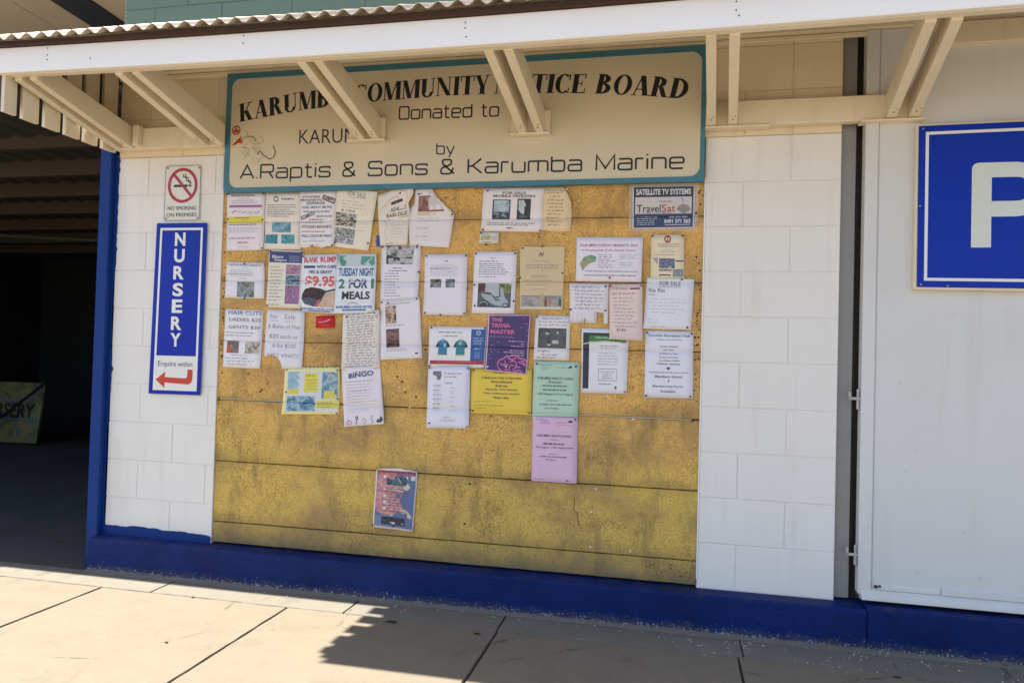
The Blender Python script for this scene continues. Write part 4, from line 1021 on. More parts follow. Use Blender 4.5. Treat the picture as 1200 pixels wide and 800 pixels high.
p.T('FOR SALE', .28,.05,.72,.125,(120,112,105),-.005).ST([(.28,.15),(.75,.135)],.006,(120,112,105)).HW(.12,.19,.86,.34,3,(130,122,115),.006,.2).T('$ 1500', .15,.355,.5,.40,(90,85,80))
p.PH(.02,.42,.56,.64,[(70,65,45),(120,110,70),(225,225,220),(30,30,30),(170,60,50)],60).PH(.02,.67,.56,.93,[(40,38,36),(200,205,210),(80,75,60),(235,235,235),(60,70,110)],60).L(.6,.67,.9,.69,1,GY,.3).PIN((.95,.87),(.05,.93),(.03,.03)); p.done()
p = P('p5', 'torn curling notice with red doodles, ripped along its right edge', (226,218,210), 2, [(-2128,1965),(-1938,1987),(-1955,1690),(-2105,1690)], curl=2.0, lift=[(-1938,1987,.10,.012),(-1963,1898,.05,.008)])
p.POLY([(.36,.24),(.69,.19),(.72,.24),(.37,.29)], (40,38,42)).T('ASHLERS', .35,.34,.82,.41,(70,60,62),.01,slope=-.03).T('RAIN DESE', .24,.44,.86,.51,(60,52,55),.01,slope=-.03).ST([(.25,.545),(.9,.50)],.007,(60,52,55)).HW(.35,.62,.9,.82,4,(150,140,145),.004,.2)
p.ST([(.08,.34),(.28,.22),(.50,.14),(.58,.18),(.52,.26),(.44,.22)],.007,(200,110,90)).ST([(.6,.06),(.8,.08),(.86,.22),(.84,.32)],.006,(200,110,90)).ST([(.12,.55),(.2,.56),(.25,.68),(.16,.76),(.25,.88),(.18,.93)],.006,(150,130,150)).ST([(.2,.97),(.45,.94)],.006,(90,80,110)).PIN((.62,.1)); p.done()
p = P('p6', 'white notice with a folded down corner over a reddish photo', (224,219,222), 1, [(-1950,1985),(-1733,1985),(-1750,1686),(-1956,1686)], curl=1.8, lift=[(-1790,1900,.08,.012)])
p.PH(.17,.17,.47,.43,[(120,70,60),(170,120,110),(215,205,205)],30).POLY([(.40,.10),(.45,.03),(.80,.40),(.78,.41),(.42,.38)], (214,209,211)).B(.47,.40,.8,.43,(150,95,85)).POLY([(.18,.44),(.6,.44),(.6,.49),(.18,.49)],(222,212,170)).HW(.12,.52,.85,.60,2,GY,.004,.2).HW(.12,.67,.6,.72,1,(80,80,95),.005,.25).HW(.12,.80,.5,.85,1,(80,80,95),.005,.25).PIN((.16,.14),(.99,.48),(.2,.98)); p.ST([(.15,.15),(.25,.13)],.012,(60,60,70)); p.done()
p = P('p7', 'landscape white sheet offering mobile freezers, two dark edged photos', (228,221,224), 1)
p.T('FOR SALE', .32,.09,.7,.15,(70,66,72),.02).T('MOBILE FREEZERS', .17,.16,.86,.22,(80,74,80),.02)
p.B(.17,.27,.46,.72,(45,60,75)).PH(.19,.29,.44,.6,[(170,190,205),(205,218,225),(120,150,175)],20).PH(.18,.55,.44,.7,[(30,35,45),(90,100,110),(200,205,210)],70).B(.57,.25,.79,.72,(35,42,55)).PH(.59,.28,.72,.62,[(170,190,200),(215,225,228),(130,155,175)],20).PH(.59,.62,.77,.71,[(120,125,130),(60,65,75)],60).L(.1,.79,.95,.87,2,(130,124,130),.6).L(.42,.9,.58,.94,1,DK,.8).PIN((.07,.07),(.03,.97),(.97,.97)); p.done()
p = P('p8', 'narrow tan handwritten list with a curved torn right edge', (226,202,166), 0, [(-1300,1964),(-1172,1960),(-1168,1755),(-1311,1761)], curl=1.8)
p.HW(.12,.05,.92,.16,2,(95,78,60),.010,.35).HW(.15,.18,.88,.9,9,(88,72,58),.009,.35).PIN((.06,.95),(.85,.05),m=pin_w); p.done()
p = P('p9', 'small white card with a black and yellow picture under the freezer sheet', (216,214,204), 2, name='business_card', cat='card')
p.PH(.08,.3,.55,.72,[(40,40,35),(190,180,60),(220,220,210),(30,30,30)],90).L(.6,.35,.92,.7,3,PUR,.5).L(.2,.84,.85,.93,1,DK,.7).L(.1,.1,.6,.2,1,GY).PIN((.05,.08),(.38,1.08)); p.done()
p = P('p10', 'laminated navy and white satellite television poster, top right', (222,220,222), 1, name='laminated_poster', cat='poster', curl=.5)
NV = (42,62,112)
p.B(.02,.02,.98,.25,(40,46,70)).B(.02,.251,.98,.98,NV).B(.045,.26,.955,.66,(216,212,210)).T('SATELLITE TV SYSTEMS', .06,.07,.94,.21,(228,228,232),.04,3).T('Travel', .07,.44,.46,.62,(50,50,58),.01,3).T('Sat', .475,.44,.70,.62,(190,70,50),.01,3).L(.07,.63,.68,.655,1,(110,80,80),.8).T('Premium', .44,.34,.64,.39,(120,60,50),0)
p.POLY([(.71,.56),(.75,.47),(.82,.43),(.90,.47),(.95,.56),(.90,.61),(.83,.67),(.76,.61)], (150,148,150)).ST([(.82,.42),(.80,.30)],.008,(120,130,150)).ST([(.78,.30),(.86,.36),(.90,.36)],.01,(150,160,180))
p.L(.06,.70,.5,.76,1,(200,205,220),.5).L(.07,.75,.42,.93,4,(170,180,205),.45).L(.60,.70,.90,.78,1,(225,225,230),.7,fill=1).T('0491 571 563', .52,.79,.94,.89,(232,232,236),.06,3).B(.53,.915,.94,.935,(200,205,220)).PIN((1.03,.66)); root = p.done()
lam = NT('clear_laminate', .15, .5); lam.col((.75, .73, .68)); lam.b.inputs['Alpha'].default_value = .35; lam.m.surface_render_method = 'BLENDED' if hasattr(lam.m, 'surface_render_method') else 'DITHERED'
b = MB(); oq = rr_poly(-.903, -.597, 1.752, 1.971, .008, 3); iq = rr_poly(-.889, -.613, 1.765, 1.957, .001, 3); n = len(oq)
b.add([(x, .0028, z) for x, z in oq]+[(x, .0024, z) for x, z in iq], [(i, (i+1) % n, (i+1) % n+n, i+n) for i in range(n)]); b.build('laminate_border', lam.m, root)
p = P('p11', 'white half sheet with one small landscape photo at its foot', (226,224,234), 0)
p.T('NOTICE TO ALL RESIDENTS', .08,.06,.92,.10,(80,84,100),.01).L(.42,.13,.55,.16,1,GY).L(.1,.2,.92,.40,4,(160,160,178),.4).L(.05,.3,.95,.36,1,(140,140,160),.5).L(.35,.43,.6,.47,1,GY).PH(.3,.54,.74,.97,[(70,90,70),(120,130,100),(165,180,190),(90,110,130),(190,185,160)],45).PIN((.47,.04),(.5,1.0)); p.done()
p = P('p12', 'cream newsletter with a deep blue banner and a strip of colour photos', (224,220,208), 1)
p.B(.02,.03,.98,.22,(48,62,128)).T('Miners', .10,.09,.42,.15,(215,218,235),.03).T('Depot', .18,.155,.52,.21,(215,218,235),.03).L(.6,.09,.95,.2,3,(140,150,200),.5).L(.06,.27,.5,.9,11,(130,130,120),.35,fill=.8).PH(.52,.25,.93,.42,[(60,30,60),(200,160,190),(150,70,110),(230,225,230)],80).PH(.52,.43,.93,.60,[(50,60,90),(150,180,210),(70,60,80),(110,150,190)],80).PH(.52,.61,.93,.93,[(60,50,110),(190,120,170),(110,100,150),(225,215,230)],80).L(.06,.93,.4,.97,1,GY,.4).corners('013'); p.done()
p = P('p13', 'white pub poster with pink heading, 9.95 price and a dark steak picture', (222,226,236), 2, name='meal_poster', cat='poster')
PK = (205,72,104)
p.T('BLANK', .06,.04,.46,.14,PK,.07).T('RUMP', .52,.04,.97,.14,PK,.07).B(.06,.19,.38,.235,(45,75,140)).T('WITH CHIPS', .42,.185,.97,.24,(45,75,140),.05).T('VEG & GRAVY', .2,.27,.86,.33,(45,75,140),.05).T('$9.95', .12,.37,.93,.57,(222,88,86),.07,3)
p.POLY([(.05,.70),(.12,.60),(.30,.565),(.55,.585),(.70,.62),(.95,.58),(.95,.61),(.70,.65),(.62,.74),(.55,.86),(.38,.90),(.12,.86),(.04,.78)], photomat([(38,22,26),(60,38,40),(85,60,58)],60,2)).POLY([(.05,.77),(.20,.74),(.42,.77),(.50,.86),(.38,.895),(.12,.86)], photomat([(55,62,85),(95,105,125),(45,50,70)],70,5)).POLY([(.70,.65),(.95,.63),(.97,.90),(.58,.91),(.50,.88),(.62,.76)], photomat([(228,205,175),(215,180,160),(235,225,205)],25,6)).POLY([(.46,.80),(.58,.76),(.50,.90),(.40,.90)], (195,95,125))
p.T('KARUMBA LODGE HOTEL', .03,.925,.96,.955,(35,85,170),.03).B(.2,.965,.85,.985,(70,120,190)).corners('03'); p.done()
p = P('p14', 'blue and green Tuesday night two for one meals poster', (220,228,238), 3, name='meal_poster', cat='poster')
p.B(.04,.03,.98,.21,(205,214,224)).POLY([(.05,.03),(.24,.03),(.13,.07),(.24,.13),(.22,.20),(.12,.21),(.05,.12)], (70,155,135)).POLY([(.62,.04),(.95,.04),(.96,.17),(.88,.20),(.80,.13),(.70,.19),(.60,.17)], (80,160,145)).ST([(.9,.06),(.7,.17)],.02,(200,225,220))
p.T('TUESDAY NIGHT', .05,.235,.94,.375,(45,100,165),.03,3).T('2', .07,.42,.22,.58,(45,130,105),.12,3).T('FOR', .33,.42,.80,.58,(48,46,108),.12,3).T('1', .89,.42,.955,.58,(45,130,105),.08,3).T('MEALS', .17,.63,.86,.765,(30,30,42),.05,3).ST([(.45+.14*math.cos(a*.3), .86-.035*math.sin(a*.3)) for a in range(11)],.012,(215,120,140)).T('KARUMBA LODGE HOTEL', .05,.87,.94,.915,(55,95,170),.03).B(.2,.93,.78,.955,(50,110,190)).L(.05,.80,.95,.815,1,(190,200,215)); p.done()
p = P('p15', 'white sheet topped with a grey boat photo over many short lines', (224,221,232), 0)
p.PH(.13,.0,.82,.34,[(45,45,48),(120,120,122),(180,180,184),(215,215,218),(80,80,82)],32).POLY([(.14,.16),(.30,.20),(.55,.22),(.80,.20),(.74,.26),(.45,.28),(.28,.33),(.13,.33)], (48,48,52)).POLY([(.2,.33),(.5,.22),(.78,.24),(.6,.30)], (190,190,194)).L(.3,.39,.55,.42,1,DK,.5).L(.2,.44,.7,.47,1,DK,.5).L(.1,.48,.62,.93,9,(110,110,122),.3,fill=.75).PIN((.02,.03),(.90,.03),(.98,.48)); p.pins[1] = (p.pins[1][0], pin_r); p.done()
p = P('p16', 'white sheet with two small brown portrait photos, below the boat photo sheet', (224,221,228), 1)
p.ST([(.25,.045),(.6,.035)],.005,(210,140,140)).L(.12,.06,.8,.09,1,(110,110,118),.5).PH(.13,.10,.40,.40,[(60,40,35),(150,110,90),(225,205,190),(40,42,50)],50).L(.13,.42,.8,.45,1,(110,110,118),.5).PH(.14,.49,.46,.80,[(110,70,65),(60,45,50),(160,120,110),(80,60,90)],50).B(.22,.49,.42,.525,(110,50,100)).L(.14,.81,.8,.87,2,(110,110,118),.4).B(.83,.905,.90,.93,(60,60,66)).PIN((.04,.03),(.2,.05),(.93,.02)); p.done()
p = P('p17', 'mostly blank white sheet with two tiny photos side by side', (226,222,234), 0)
p.L(.48,.10,.58,.125,1,DK,.7).L(.13,.17,.85,.37,6,(165,160,175),.32).L(.13,.22,.8,.25,1,(120,120,130),.4).PH(.14,.41,.40,.55,[(40,42,45),(130,130,125),(190,190,190)],70).PH(.50,.41,.72,.55,[(60,100,110),(120,150,150),(170,185,190)],60).corners('1230').PIN((.4,1.0)); p.done()
p = P('p18', 'white sheet with a large silver scooter photo below typed lines', (226,224,236), 0)
p.L(.38,.09,.55,.12,1,GY,.5).L(.12,.14,.6,.17,1,DK,.5).L(.12,.18,.88,.38,6,(90,90,100),.42).L(.12,.395,.75,.42,1,DK,.45)
p.B(.12,.51,.90,.90,(88,98,108)).B(.29,.51,.62,.72,(190,196,200)).PH(.65,.51,.89,.66,[(90,120,60),(160,170,80),(60,80,50),(190,190,150)],60).PH(.12,.52,.28,.66,[(70,45,50),(110,60,60),(60,60,65)],50)
p.POLY([(.20,.64),(.42,.66),(.58,.76),(.66,.72),(.64,.60),(.70,.58),(.76,.74),(.84,.80),(.82,.88),(.68,.88),(.52,.86),(.34,.80),(.22,.72)], (175,186,194)).POLY([(.18,.645),(.42,.665),(.46,.70),(.24,.675)], (40,42,48)).POLY([(.16,.83),(.26,.77),(.38,.80),(.42,.88),(.16,.895)], (58,62,70)).ST([(.27+.10*math.cos(a*.3), .87-.06*math.sin(a*.3)) for a in range(11)],.014,(180,188,196)).ST([(.78+.06*math.cos(a*.52), .865+.033*math.sin(a*.52)) for a in range(12)],.014,(45,48,54), True).ST([(.46,.70),(.56,.78),(.64,.78)],.02,(60,64,70))
p.corners('01').PIN((.03,.54),(.97,.79),(.06,.88)); p.done()
p = P('p19', 'beige poster with a pale racecourse crowd picture along its bottom', (228,212,180), 1)
p.B(.015,.012,.985,.988,(224,202,162)).ST([(.44,.16),(.46,.10),(.50,.15),(.53,.09)],.018,(90,70,110)).L(.3,.225,.7,.245,1,(150,130,110),.5).L(.12,.28,.9,.36,2,(165,145,128),.6,center=True).L(.42,.37,.6,.395,1,(165,145,128)).L(.25,.45,.75,.50,2,(150,130,115),.5).L(.1,.53,.88,.555,1,(125,108,95),.5).L(.15,.59,.85,.62,1,(150,130,115),.5).L(.3,.67,.7,.69,1,(150,130,115),.5)
p.PH(.02,.78,.98,.97,[(120,115,120),(165,160,160),(195,188,180),(150,135,130)],25).B(.02,.78,.98,.80,(135,135,150))
for u, c in ((.24,(190,165,70)),(.54,(185,170,90)),(.70,(205,110,90)),(.60,(110,90,70)),(.93,(80,100,60))): p.POLY([(u-.03,.85),(u,.80),(u+.04,.86),(u+.035,.95),(u-.03,.95)], c)
p.POLY([(.46,.76),(.53,.74),(.57,.78),(.53,.82),(.46,.81)], (195,180,130)).B(.03,.955,.96,.985,(226,216,200)).PIN((.05,.03),(.97,.42),(.0,.5),(.5,.0)); p.done()
p = P('p20', 'landscape white Sunday markets sheet with a green and sand fish shape', (228,223,236), 1)
p.T('KARUMBA SUNDAY MARKETS 2018', .06,.155,.92,.215,(175,90,150),.01).T('In the grounds of the Sunset Tavern', .08,.27,.90,.33,(180,90,160),.01)
p.POLY([(.06,.60),(.12,.45),(.22,.40),(.31,.46),(.30,.55),(.20,.60),(.13,.70),(.10,.77)], photomat([(90,140,110),(190,180,130),(140,160,120),(200,190,150)],50,4)).POLY([(.09,.50),(.22,.40),(.31,.44),(.28,.50),(.14,.54)], (70,165,145)).L(.34,.38,.62,.70,7,(125,125,150),.4,fill=.85).L(.66,.38,.94,.5,3,(150,190,180),.4).L(.66,.55,.9,.68,3,(150,190,185),.4).T('A stall starting at a small market entrance fee', .14,.745,.94,.795,(80,85,95),.0).T('come to all kinds fresh in bar or other stalls too', .13,.83,.92,.88,(80,85,95),.0).PIN((.52,.91)).PIN((.05,.05),(.92,.06),m=pin_w); p.done()
p = P('p21', 'small cream notice with a round maroon crest and blue photo', (226,214,190), 0)
p.ST([(.50+.085*math.cos(a*.524), .10+.07*math.sin(a*.524)) for a in range(12)],.035,(150,45,55), True).B(.485,.05,.52,.155,(190,120,110)).L(.15,.20,.92,.29,3,(120,112,110),.5,center=True).L(.3,.33,.75,.41,2,(150,145,140),.4,center=True).L(.1,.44,.95,.47,1,(110,110,115),.5)
p.PH(.25,.54,.72,.76,[(70,80,120),(140,150,180),(50,50,70),(200,200,210)],90).B(.74,.58,.98,.61,(60,60,66)).POLY([(.05,.53),(.22,.52),(.2,.68)], (175,170,165)).T('NORTH', .26,.78,.62,.83,(50,50,60),.03).PH(.66,.78,.98,.95,[(50,55,70),(170,175,185),(80,90,110)],90).B(.26,.905,.60,.93,(50,50,60)).corners('01'); p.done()
p = P('p22', 'handwritten sheet with tear off tabs, several tabs missing', (222,218,226), 1, [(-1167,1514),(-986,1511),(-985,1327),(-1160,1330)], curl=1.3)
p.HW(.1,.04,.95,.66,7,(62,58,68),.010,.33).PIN((.93,.06),(.02,.66),(.93,.66))
for u in (.1,.2,.3,.4,.55,.65): p.ST([(u,.72),(u,.97)],.004,(170,165,175))
p.done()
p = P('p23', 'pinkish handwritten sheet with uncut tabs, overlapping a green headed flyer', (224,206,204), 3, curl=1.5, lift=[(-827,1254,.05,.006)])
p.T('FOR SALE', .08,.05,.55,.10,(150,80,90),-.004).B(.62,.065,.92,.095,(120,50,60)).HW(.06,.13,.95,.20,1,(120,60,70),.010,.3).HW(.08,.21,.92,.72,8,(140,92,100),.007,.28).HW(.1,.72,.95,.79,1,(130,80,90),.007,.25).T('$180', .22,.80,.50,.855,(140,70,80))
for i in range(9): p.ST([(.1+i*.09,.87),(.1+i*.09,.98)],.006,(150,170,190))
p.corners('01', pin_r); p.done()
p = P('p24', 'white handwritten FOR SALE sheet beside the right edge of the board', (222,224,234), 1, lift=[(-826,1310,.06,.006)])
p.T('FOR SALE', .28,.06,.72,.15,(105,108,120),0).ST([(.28,.175),(.72,.175)],.006,(105,108,120)).T('Kia Rio', .06,.20,.4,.28,(90,95,110)).L(.07,.31,.25,.345,1,(90,95,110)).HW(.08,.38,.9,.70,5,(140,146,160),.005,.22).HW(.07,.78,.35,.9,2,(120,125,140),.005,.22).HW(.08,.93,.6,.97,1,(140,145,160),.005,.22).PIN((.74,.02),(.92,.95)).PIN((.1,.03),m=pin_w); p.done()
p = P('p25', 'hair cuts price sheet for ladies and gents with two square photos', (226,226,232), 0)
p.T('HAIR CUTS', .08,.02,.96,.09,(70,95,150),.0,3).T('LADIES $25', .11,.145,.95,.21,(80,84,96),.0,3).T('GENTS $20', .10,.275,.93,.335,(80,84,96),.0,3).L(.04,.385,.8,.41,1,(100,100,112),.6).L(.04,.435,.8,.46,1,(100,100,112),.6)
p.PH(.08,.54,.40,.75,[(190,70,55),(150,140,135),(90,80,80),(200,195,190)],40).B(.08,.62,.2,.75,(205,85,60)).PH(.57,.54,.95,.75,[(60,55,55),(170,160,150),(225,220,215),(100,90,85)],55).L(.2,.77,.75,.8,1,(140,140,150)).HW(.05,.81,.92,.96,3,(85,85,100),.007,.3); p.done()
p = P('p26', 'handwritten hay sale sheet with a round bite torn from its lower left', (220,220,230), 1, [(-2707,1373),(-2497,1367),(-2500,1076),(-2725,1080)], curl=1.2)
p.T('For', .10,.08,.30,.15,(120,124,138),-.01).T('Sale', .47,.07,.76,.15,(120,124,138),-.01).ST([(.1,.19),(.32,.19)],.005,(140,145,160)).ST([(.48,.19),(.76,.19)],.005,(140,145,160)).T('6 Bales of Hay', .07,.25,.90,.34,(120,124,138),-.01).T('$20 each or', .12,.42,.85,.50,(120,124,138),-.01).T('6 for $100', .22,.58,.80,.66,(120,124,138),-.01).T('0427 494477', .10,.75,.90,.82,(150,154,168),-.01); p.done()
p = P('p27', 'small glossy red card with a white wave, alone on bare cork', (196,40,48), 0, name='business_card', cat='card')
p.ST([(.15,.52),(.4,.50),(.6,.42),(.75,.30)],.06,(235,200,205)).ST([(.3,.58),(.6,.60),(.8,.45)],.04,(120,15,25)).L(.3,.75,.75,.85,1,(235,160,165),.5); p.done()
p = P('p28', 'yellow bordered flyer of pale blue pictures torn from a spiral pad', (232,226,160), 1, [(-2597,1077),(-2299,1084),(-2297,858),(-2607,847)], name='flyer', cat='flyer')
p.B(.05,.06,.97,.94,(222,228,232))
p.PH(.07,.07,.28,.50,[(130,180,205),(170,205,220),(100,160,190)],18).B(.09,.42,.27,.56,(228,214,88)).B(.37,.10,.62,.52,(232,220,84)).L(.39,.13,.6,.17,1,(150,130,40),.6).L(.40,.22,.59,.48,4,(170,155,60),.35,center=True).PH(.69,.07,.97,.65,[(130,185,205),(90,140,170),(180,205,215),(80,110,130)],22).B(.73,.48,.91,.60,(228,214,88)).B(.73,.56,.95,.66,(228,214,88))
p.PH(.07,.60,.58,.93,[(90,150,190),(180,210,225),(60,110,150),(140,185,210)],30).B(.60,.70,.97,.87,(232,222,100)).L(.62,.72,.9,.86,3,(110,120,60),.4)
for i in range(12): p.B(.05+i*.078,-.045,.075+i*.078,-.022,(60,55,50))
p.corners('01', pin_r).PIN((.05,.52)).PIN((.97,.66)).corners('2', pin_r); p.done()
p = P('p29', 'long sheet packed with black handwriting, under the meals posters', (222,216,212), 0, curl=1.4)
p.HW(.08,.01,.98,.98,21,(52,50,60),.008,.34,minw=.7).PIN((.1,.06),(.85,.04)); p.done()
p = P('p30', 'tilted bingo sheet with blue heading and cartoon drawings at foot', (224,218,226), 1, curl=1.3, lift=[(-2054,824,.06,.008)])
p.T('BINGO', .18,.11,.82,.195,(40,70,150),.09,3,slope=-.03).L(.3,.08,.7,.10,1,(90,60,80),.6).L(.05,.23,.9,.27,1,(90,150,180),.4).L(.1,.28,.9,.62,7,(180,170,200),.25).L(.2,.40,.85,.42,1,(120,110,160),.6).L(.1,.70,.75,.76,2,(170,165,180),.25)
p.ST([(.05,.93),(.12,.89),(.2,.94),(.14,.97),(.06,.96),(.16,.90)],.014,(215,120,150)).ST([(.28,.86),(.33,.84),(.35,.88),(.30,.89),(.32,.94),(.29,.97)],.018,(60,60,80)).ST([(.44,.92),(.5,.88),(.55,.93),(.46,.96),(.55,.97)],.01,(150,150,165)).ST([(.66,.86),(.72,.85),(.67,.90),(.73,.94),(.66,.97)],.01,(120,120,140)).POLY([(.80,.95),(.84,.90),(.88,.92),(.92,.86),(.95,.88),(.98,.93),(.92,.965),(.83,.97)], (60,65,80)).PIN((.1,.05),(.82,.04),m=pin_w); p.done()
p = P('p31', 'flyer with two teal shirts, blue side panel and a red strip', (226,225,232), 0, name='flyer', cat='flyer')
p.L(.17,.12,.62,.16,1,(90,90,100),.7).L(.25,.21,.52,.25,1,(90,90,100),.7)
for u0, c1, c2 in ((.12,(38,130,175),(30,45,70)), (.43,(48,135,160),(30,60,75))):
    p.POLY([(u0+.05,.36),(u0+.10,.32),(u0+.16,.32),(u0+.21,.36),(u0+.215,.52),(u0+.20,.54),(u0+.205,.70),(u0+.045,.70),(u0+.05,.53)], c1).POLY([(u0+.05,.36),(u0,.49),(u0+.035,.52),(u0+.06,.44)], c2).POLY([(u0+.21,.36),(u0+.255,.48),(u0+.22,.52),(u0+.20,.44)], c2).B(u0+.045,.68,u0+.20,.705,(190,180,90)).ST([(u0+.13+.02*math.cos(a), .32+.035*math.sin(a)) for a in range(6)],.01,(190,205,215),True)
p.B(.26,.42,.30,.50,(215,225,232)).POLY([(.525,.40),(.555,.36),(.58,.41),(.55,.46)], (205,205,160))
p.B(.735,.06,.985,.84,(32,92,170)).ST([(.86+.03*math.cos(a*.6), .15+.05*math.sin(a*.6)) for a in range(10)],.02,(205,200,180),True).L(.76,.25,.96,.44,5,(170,195,225),.45,center=True).L(.8,.48,.95,.56,2,(200,215,235),.5).L(.80,.6,.92,.78,4,(130,170,215),.5,center=True).B(.03,.83,.985,.92,(176,38,48)).L(.15,.85,.85,.88,1,(215,110,115),.5).corners('01').PIN((.02,.97)); p.done()
p = P('p32', 'white timetable sheet with a small grey crest at its top left', (222,222,236), 2)
p.POLY([(.12,.08),(.32,.08),(.33,.15),(.30,.22),(.22,.22),(.22,.16),(.12,.14)], photomat([(90,90,105),(150,150,165),(60,60,72)],90,7)).L(.38,.10,.85,.135,1,(150,152,168),.6).L(.40,.155,.82,.185,1,(120,122,138),.5).L(.42,.26,.6,.285,1,(90,92,105),.7)
for i in range(6): p.L(.13,.30+i*.073,.36,.325+i*.073,1,(110,112,126),.6,fill=.95).L(.15,.335+i*.073,.32,.35+i*.073,1,(170,172,186),.5).L(.55,.34+i*.073,.68,.36+i*.073,1,(140,142,156),.5)
p.L(.4,.81,.58,.83,1,(90,92,105),.6).L(.28,.85,.7,.90,2,(150,152,166),.4,center=True).corners('1').corners('02', pin_r).PIN((.06,.92)); p.done()
YL = (222,196,82)
p = P('p33', 'yellow TO RENT sheet with bold black lines, under the purple poster', YL, 1)
TX = (70,62,40)
p.T('TO RENT', .36,.03,.58,.10,TX,.02)
for i, (t, a, c) in enumerate((('2 Bedroom Unit in Karumba', .17,.83),('Airconditioned', .33,.68),('Built ins', .41,.60),('Separate Yard Access', .24,.77),('Own undercover carport', .21,.80),('Water wise', .37,.63))):
    p.T(t, a,.165+i*.088,c,.220+i*.088,TX,.015)
p.L(.05,.715,.4,.74,1,(140,122,60),.6).L(.05,.80,.75,.83,1,(120,105,55),.6).L(.05,.86,.32,.89,1,(120,105,55),.6).corners('0').PIN((.03,.95),(.96,.95)); p.done()
p = P('p34', 'deep purple trivia master poster with a pink line drawn brain', (226,180,206), 4, name='trivia_poster', cat='poster')
VI = (62,44,112); PN = (232,120,184)
p.B(.025,.02,.975,.98,VI)
for i in range(3): pass
p.T('THE', .08,.055,.34,.125,(228,112,160),.06,3).T('TRIVIA', .07,.155,.54,.225,(228,112,160),.06,3).T('MASTER', .07,.265,.66,.335,(228,112,160),.06,3).L(.06,.37,.75,.405,2,(200,130,185),.4)
for a, bb_, c in ((.52,.44,.93),(.82,.485,.9),(.58,.525,.93),(.56,.60,.93),(.42,.635,.93),(.6,.675,.93)): p.L(a,bb_,c,bb_+.03,1,(205,170,215),.6,fill=1)
def blob(cu, cv, ru, rv, n=22, a0=0, a1=360, wob=0): return [(cu+ru*math.cos(R(a0+(a1-a0)*i/n))*(1+wob*math.sin(i*2.1)), cv+rv*math.sin(R(a0+(a1-a0)*i/n))*(1+wob*math.sin(i*1.7))) for i in range(n+1)]
for pts in ([(.40,.98),(.30,.93),(.28,.84),(.35,.78),(.42,.77),(.48,.715),(.58,.715),(.64,.695),(.74,.70),(.80,.74),(.88,.735),(.96,.77),(.965,.79)], [(.34,.85),(.42,.88),(.48,.84),(.46,.79)], [(.44,.90),(.5,.86),(.55,.86)], [(.52,.74),(.60,.77),(.68,.76),(.72,.73)], [(.58,.82),(.63,.79),(.72,.80),(.76,.85),(.70,.88)], [(.60,.97),(.56,.91),(.62,.86),(.68,.87)], [(.78,.80),(.88,.82),(.97,.85)], [(.70,.92),(.76,.88),(.84,.89)], [(.72,.97),(.80,.93),(.88,.96)], [(.66,.93),(.72,.97)], [(.84,.78),(.92,.78)], [(.90,.85),(.93,.80)], [(.56,.97),(.5,.94),(.47,.96)]):
    q = rounded(pts, .05, seg=3); p.ST(q, .020, PN)
for u, v in ((.84,.06),(.88,.15),(.93,.16),(.80,.22),(.93,.26),(.94,.36),(.12,.54),(.17,.57),(.10,.61),(.12,.66),(.07,.72),(.10,.78),(.28,.48),(.28,.65),(.08,.92)): p.POLY([(u-.012,v),(u,v-.009),(u+.012,v),(u,v+.009)], (225,200,232))
p.ST([(.12,.54),(.28,.48)],.003,(170,140,190)).ST([(.12,.6),(.28,.65)],.003,(170,140,190)).PIN((.5,.9),(.05,.93),m=pin_w); p.done()
p = P('p35', 'handwritten camera sheet with a dark grey machine photo', (224,221,224), 1)
p.HW(.2,.02,.8,.11,1,(90,90,105),.008,.3).HW(.08,.10,.98,.24,2,(75,75,90),.009,.3,minw=.85).B(.10,.28,.90,.73,(74,78,82)).PH(.12,.30,.88,.71,[(70,74,78),(98,102,106),(85,90,94)],14).ST([(.28+.16*math.cos(a*.42), .42+.11*math.sin(a*.42)) for a in range(15)],.022,(48,50,56),True).B(.30,.38,.42,.43,(165,170,176)).B(.62,.36,.68,.40,(205,208,212)).B(.50,.55,.68,.63,(190,194,200)).B(.36,.64,.46,.67,(210,212,216)).POLY([(.36,.55),(.42,.55),(.44,.61),(.36,.61)], (25,26,30)).HW(.08,.76,.5,.83,1,(50,50,62),.011,.3).HW(.08,.84,.9,.97,2,(70,70,84),.009,.3).corners('0').PIN((.92,.08),m=pin_w); p.done()
p = P('p36', 'pale green health clinic notice above the matching pink one', (176,206,188), 3)
CT = (70,84,82)
p.L(.08,.06,.42,.08,1,CT,.7).L(.14,.10,.38,.15,2,(130,150,140),.5,center=True).L(.5,.095,.8,.12,1,CT,.5).POLY([(.74,.105),(.82,.07),(.85,.10),(.80,.12)], (35,42,45)).T('KARUMBA HEALTH CLINIC', .09,.285,.88,.33,CT,.01).T('Dental', .34,.355,.62,.395,CT,.01).L(.20,.425,.80,.465,1,CT,.75,fill=1).L(.22,.50,.76,.54,1,CT,.75,fill=1).T('24th August & 31st August', .10,.575,.88,.62,CT,.01).L(.32,.70,.6,.725,1,CT,.7).L(.15,.77,.85,.80,1,CT,.8).L(.28,.84,.65,.87,1,CT,.7).PIN((.93,.08),(.06,.05)); p.done()
p = P('p37', 'pale pink health clinic notice, lowest of the right hand column', (214,182,210), 1)
CT = (82,62,86)
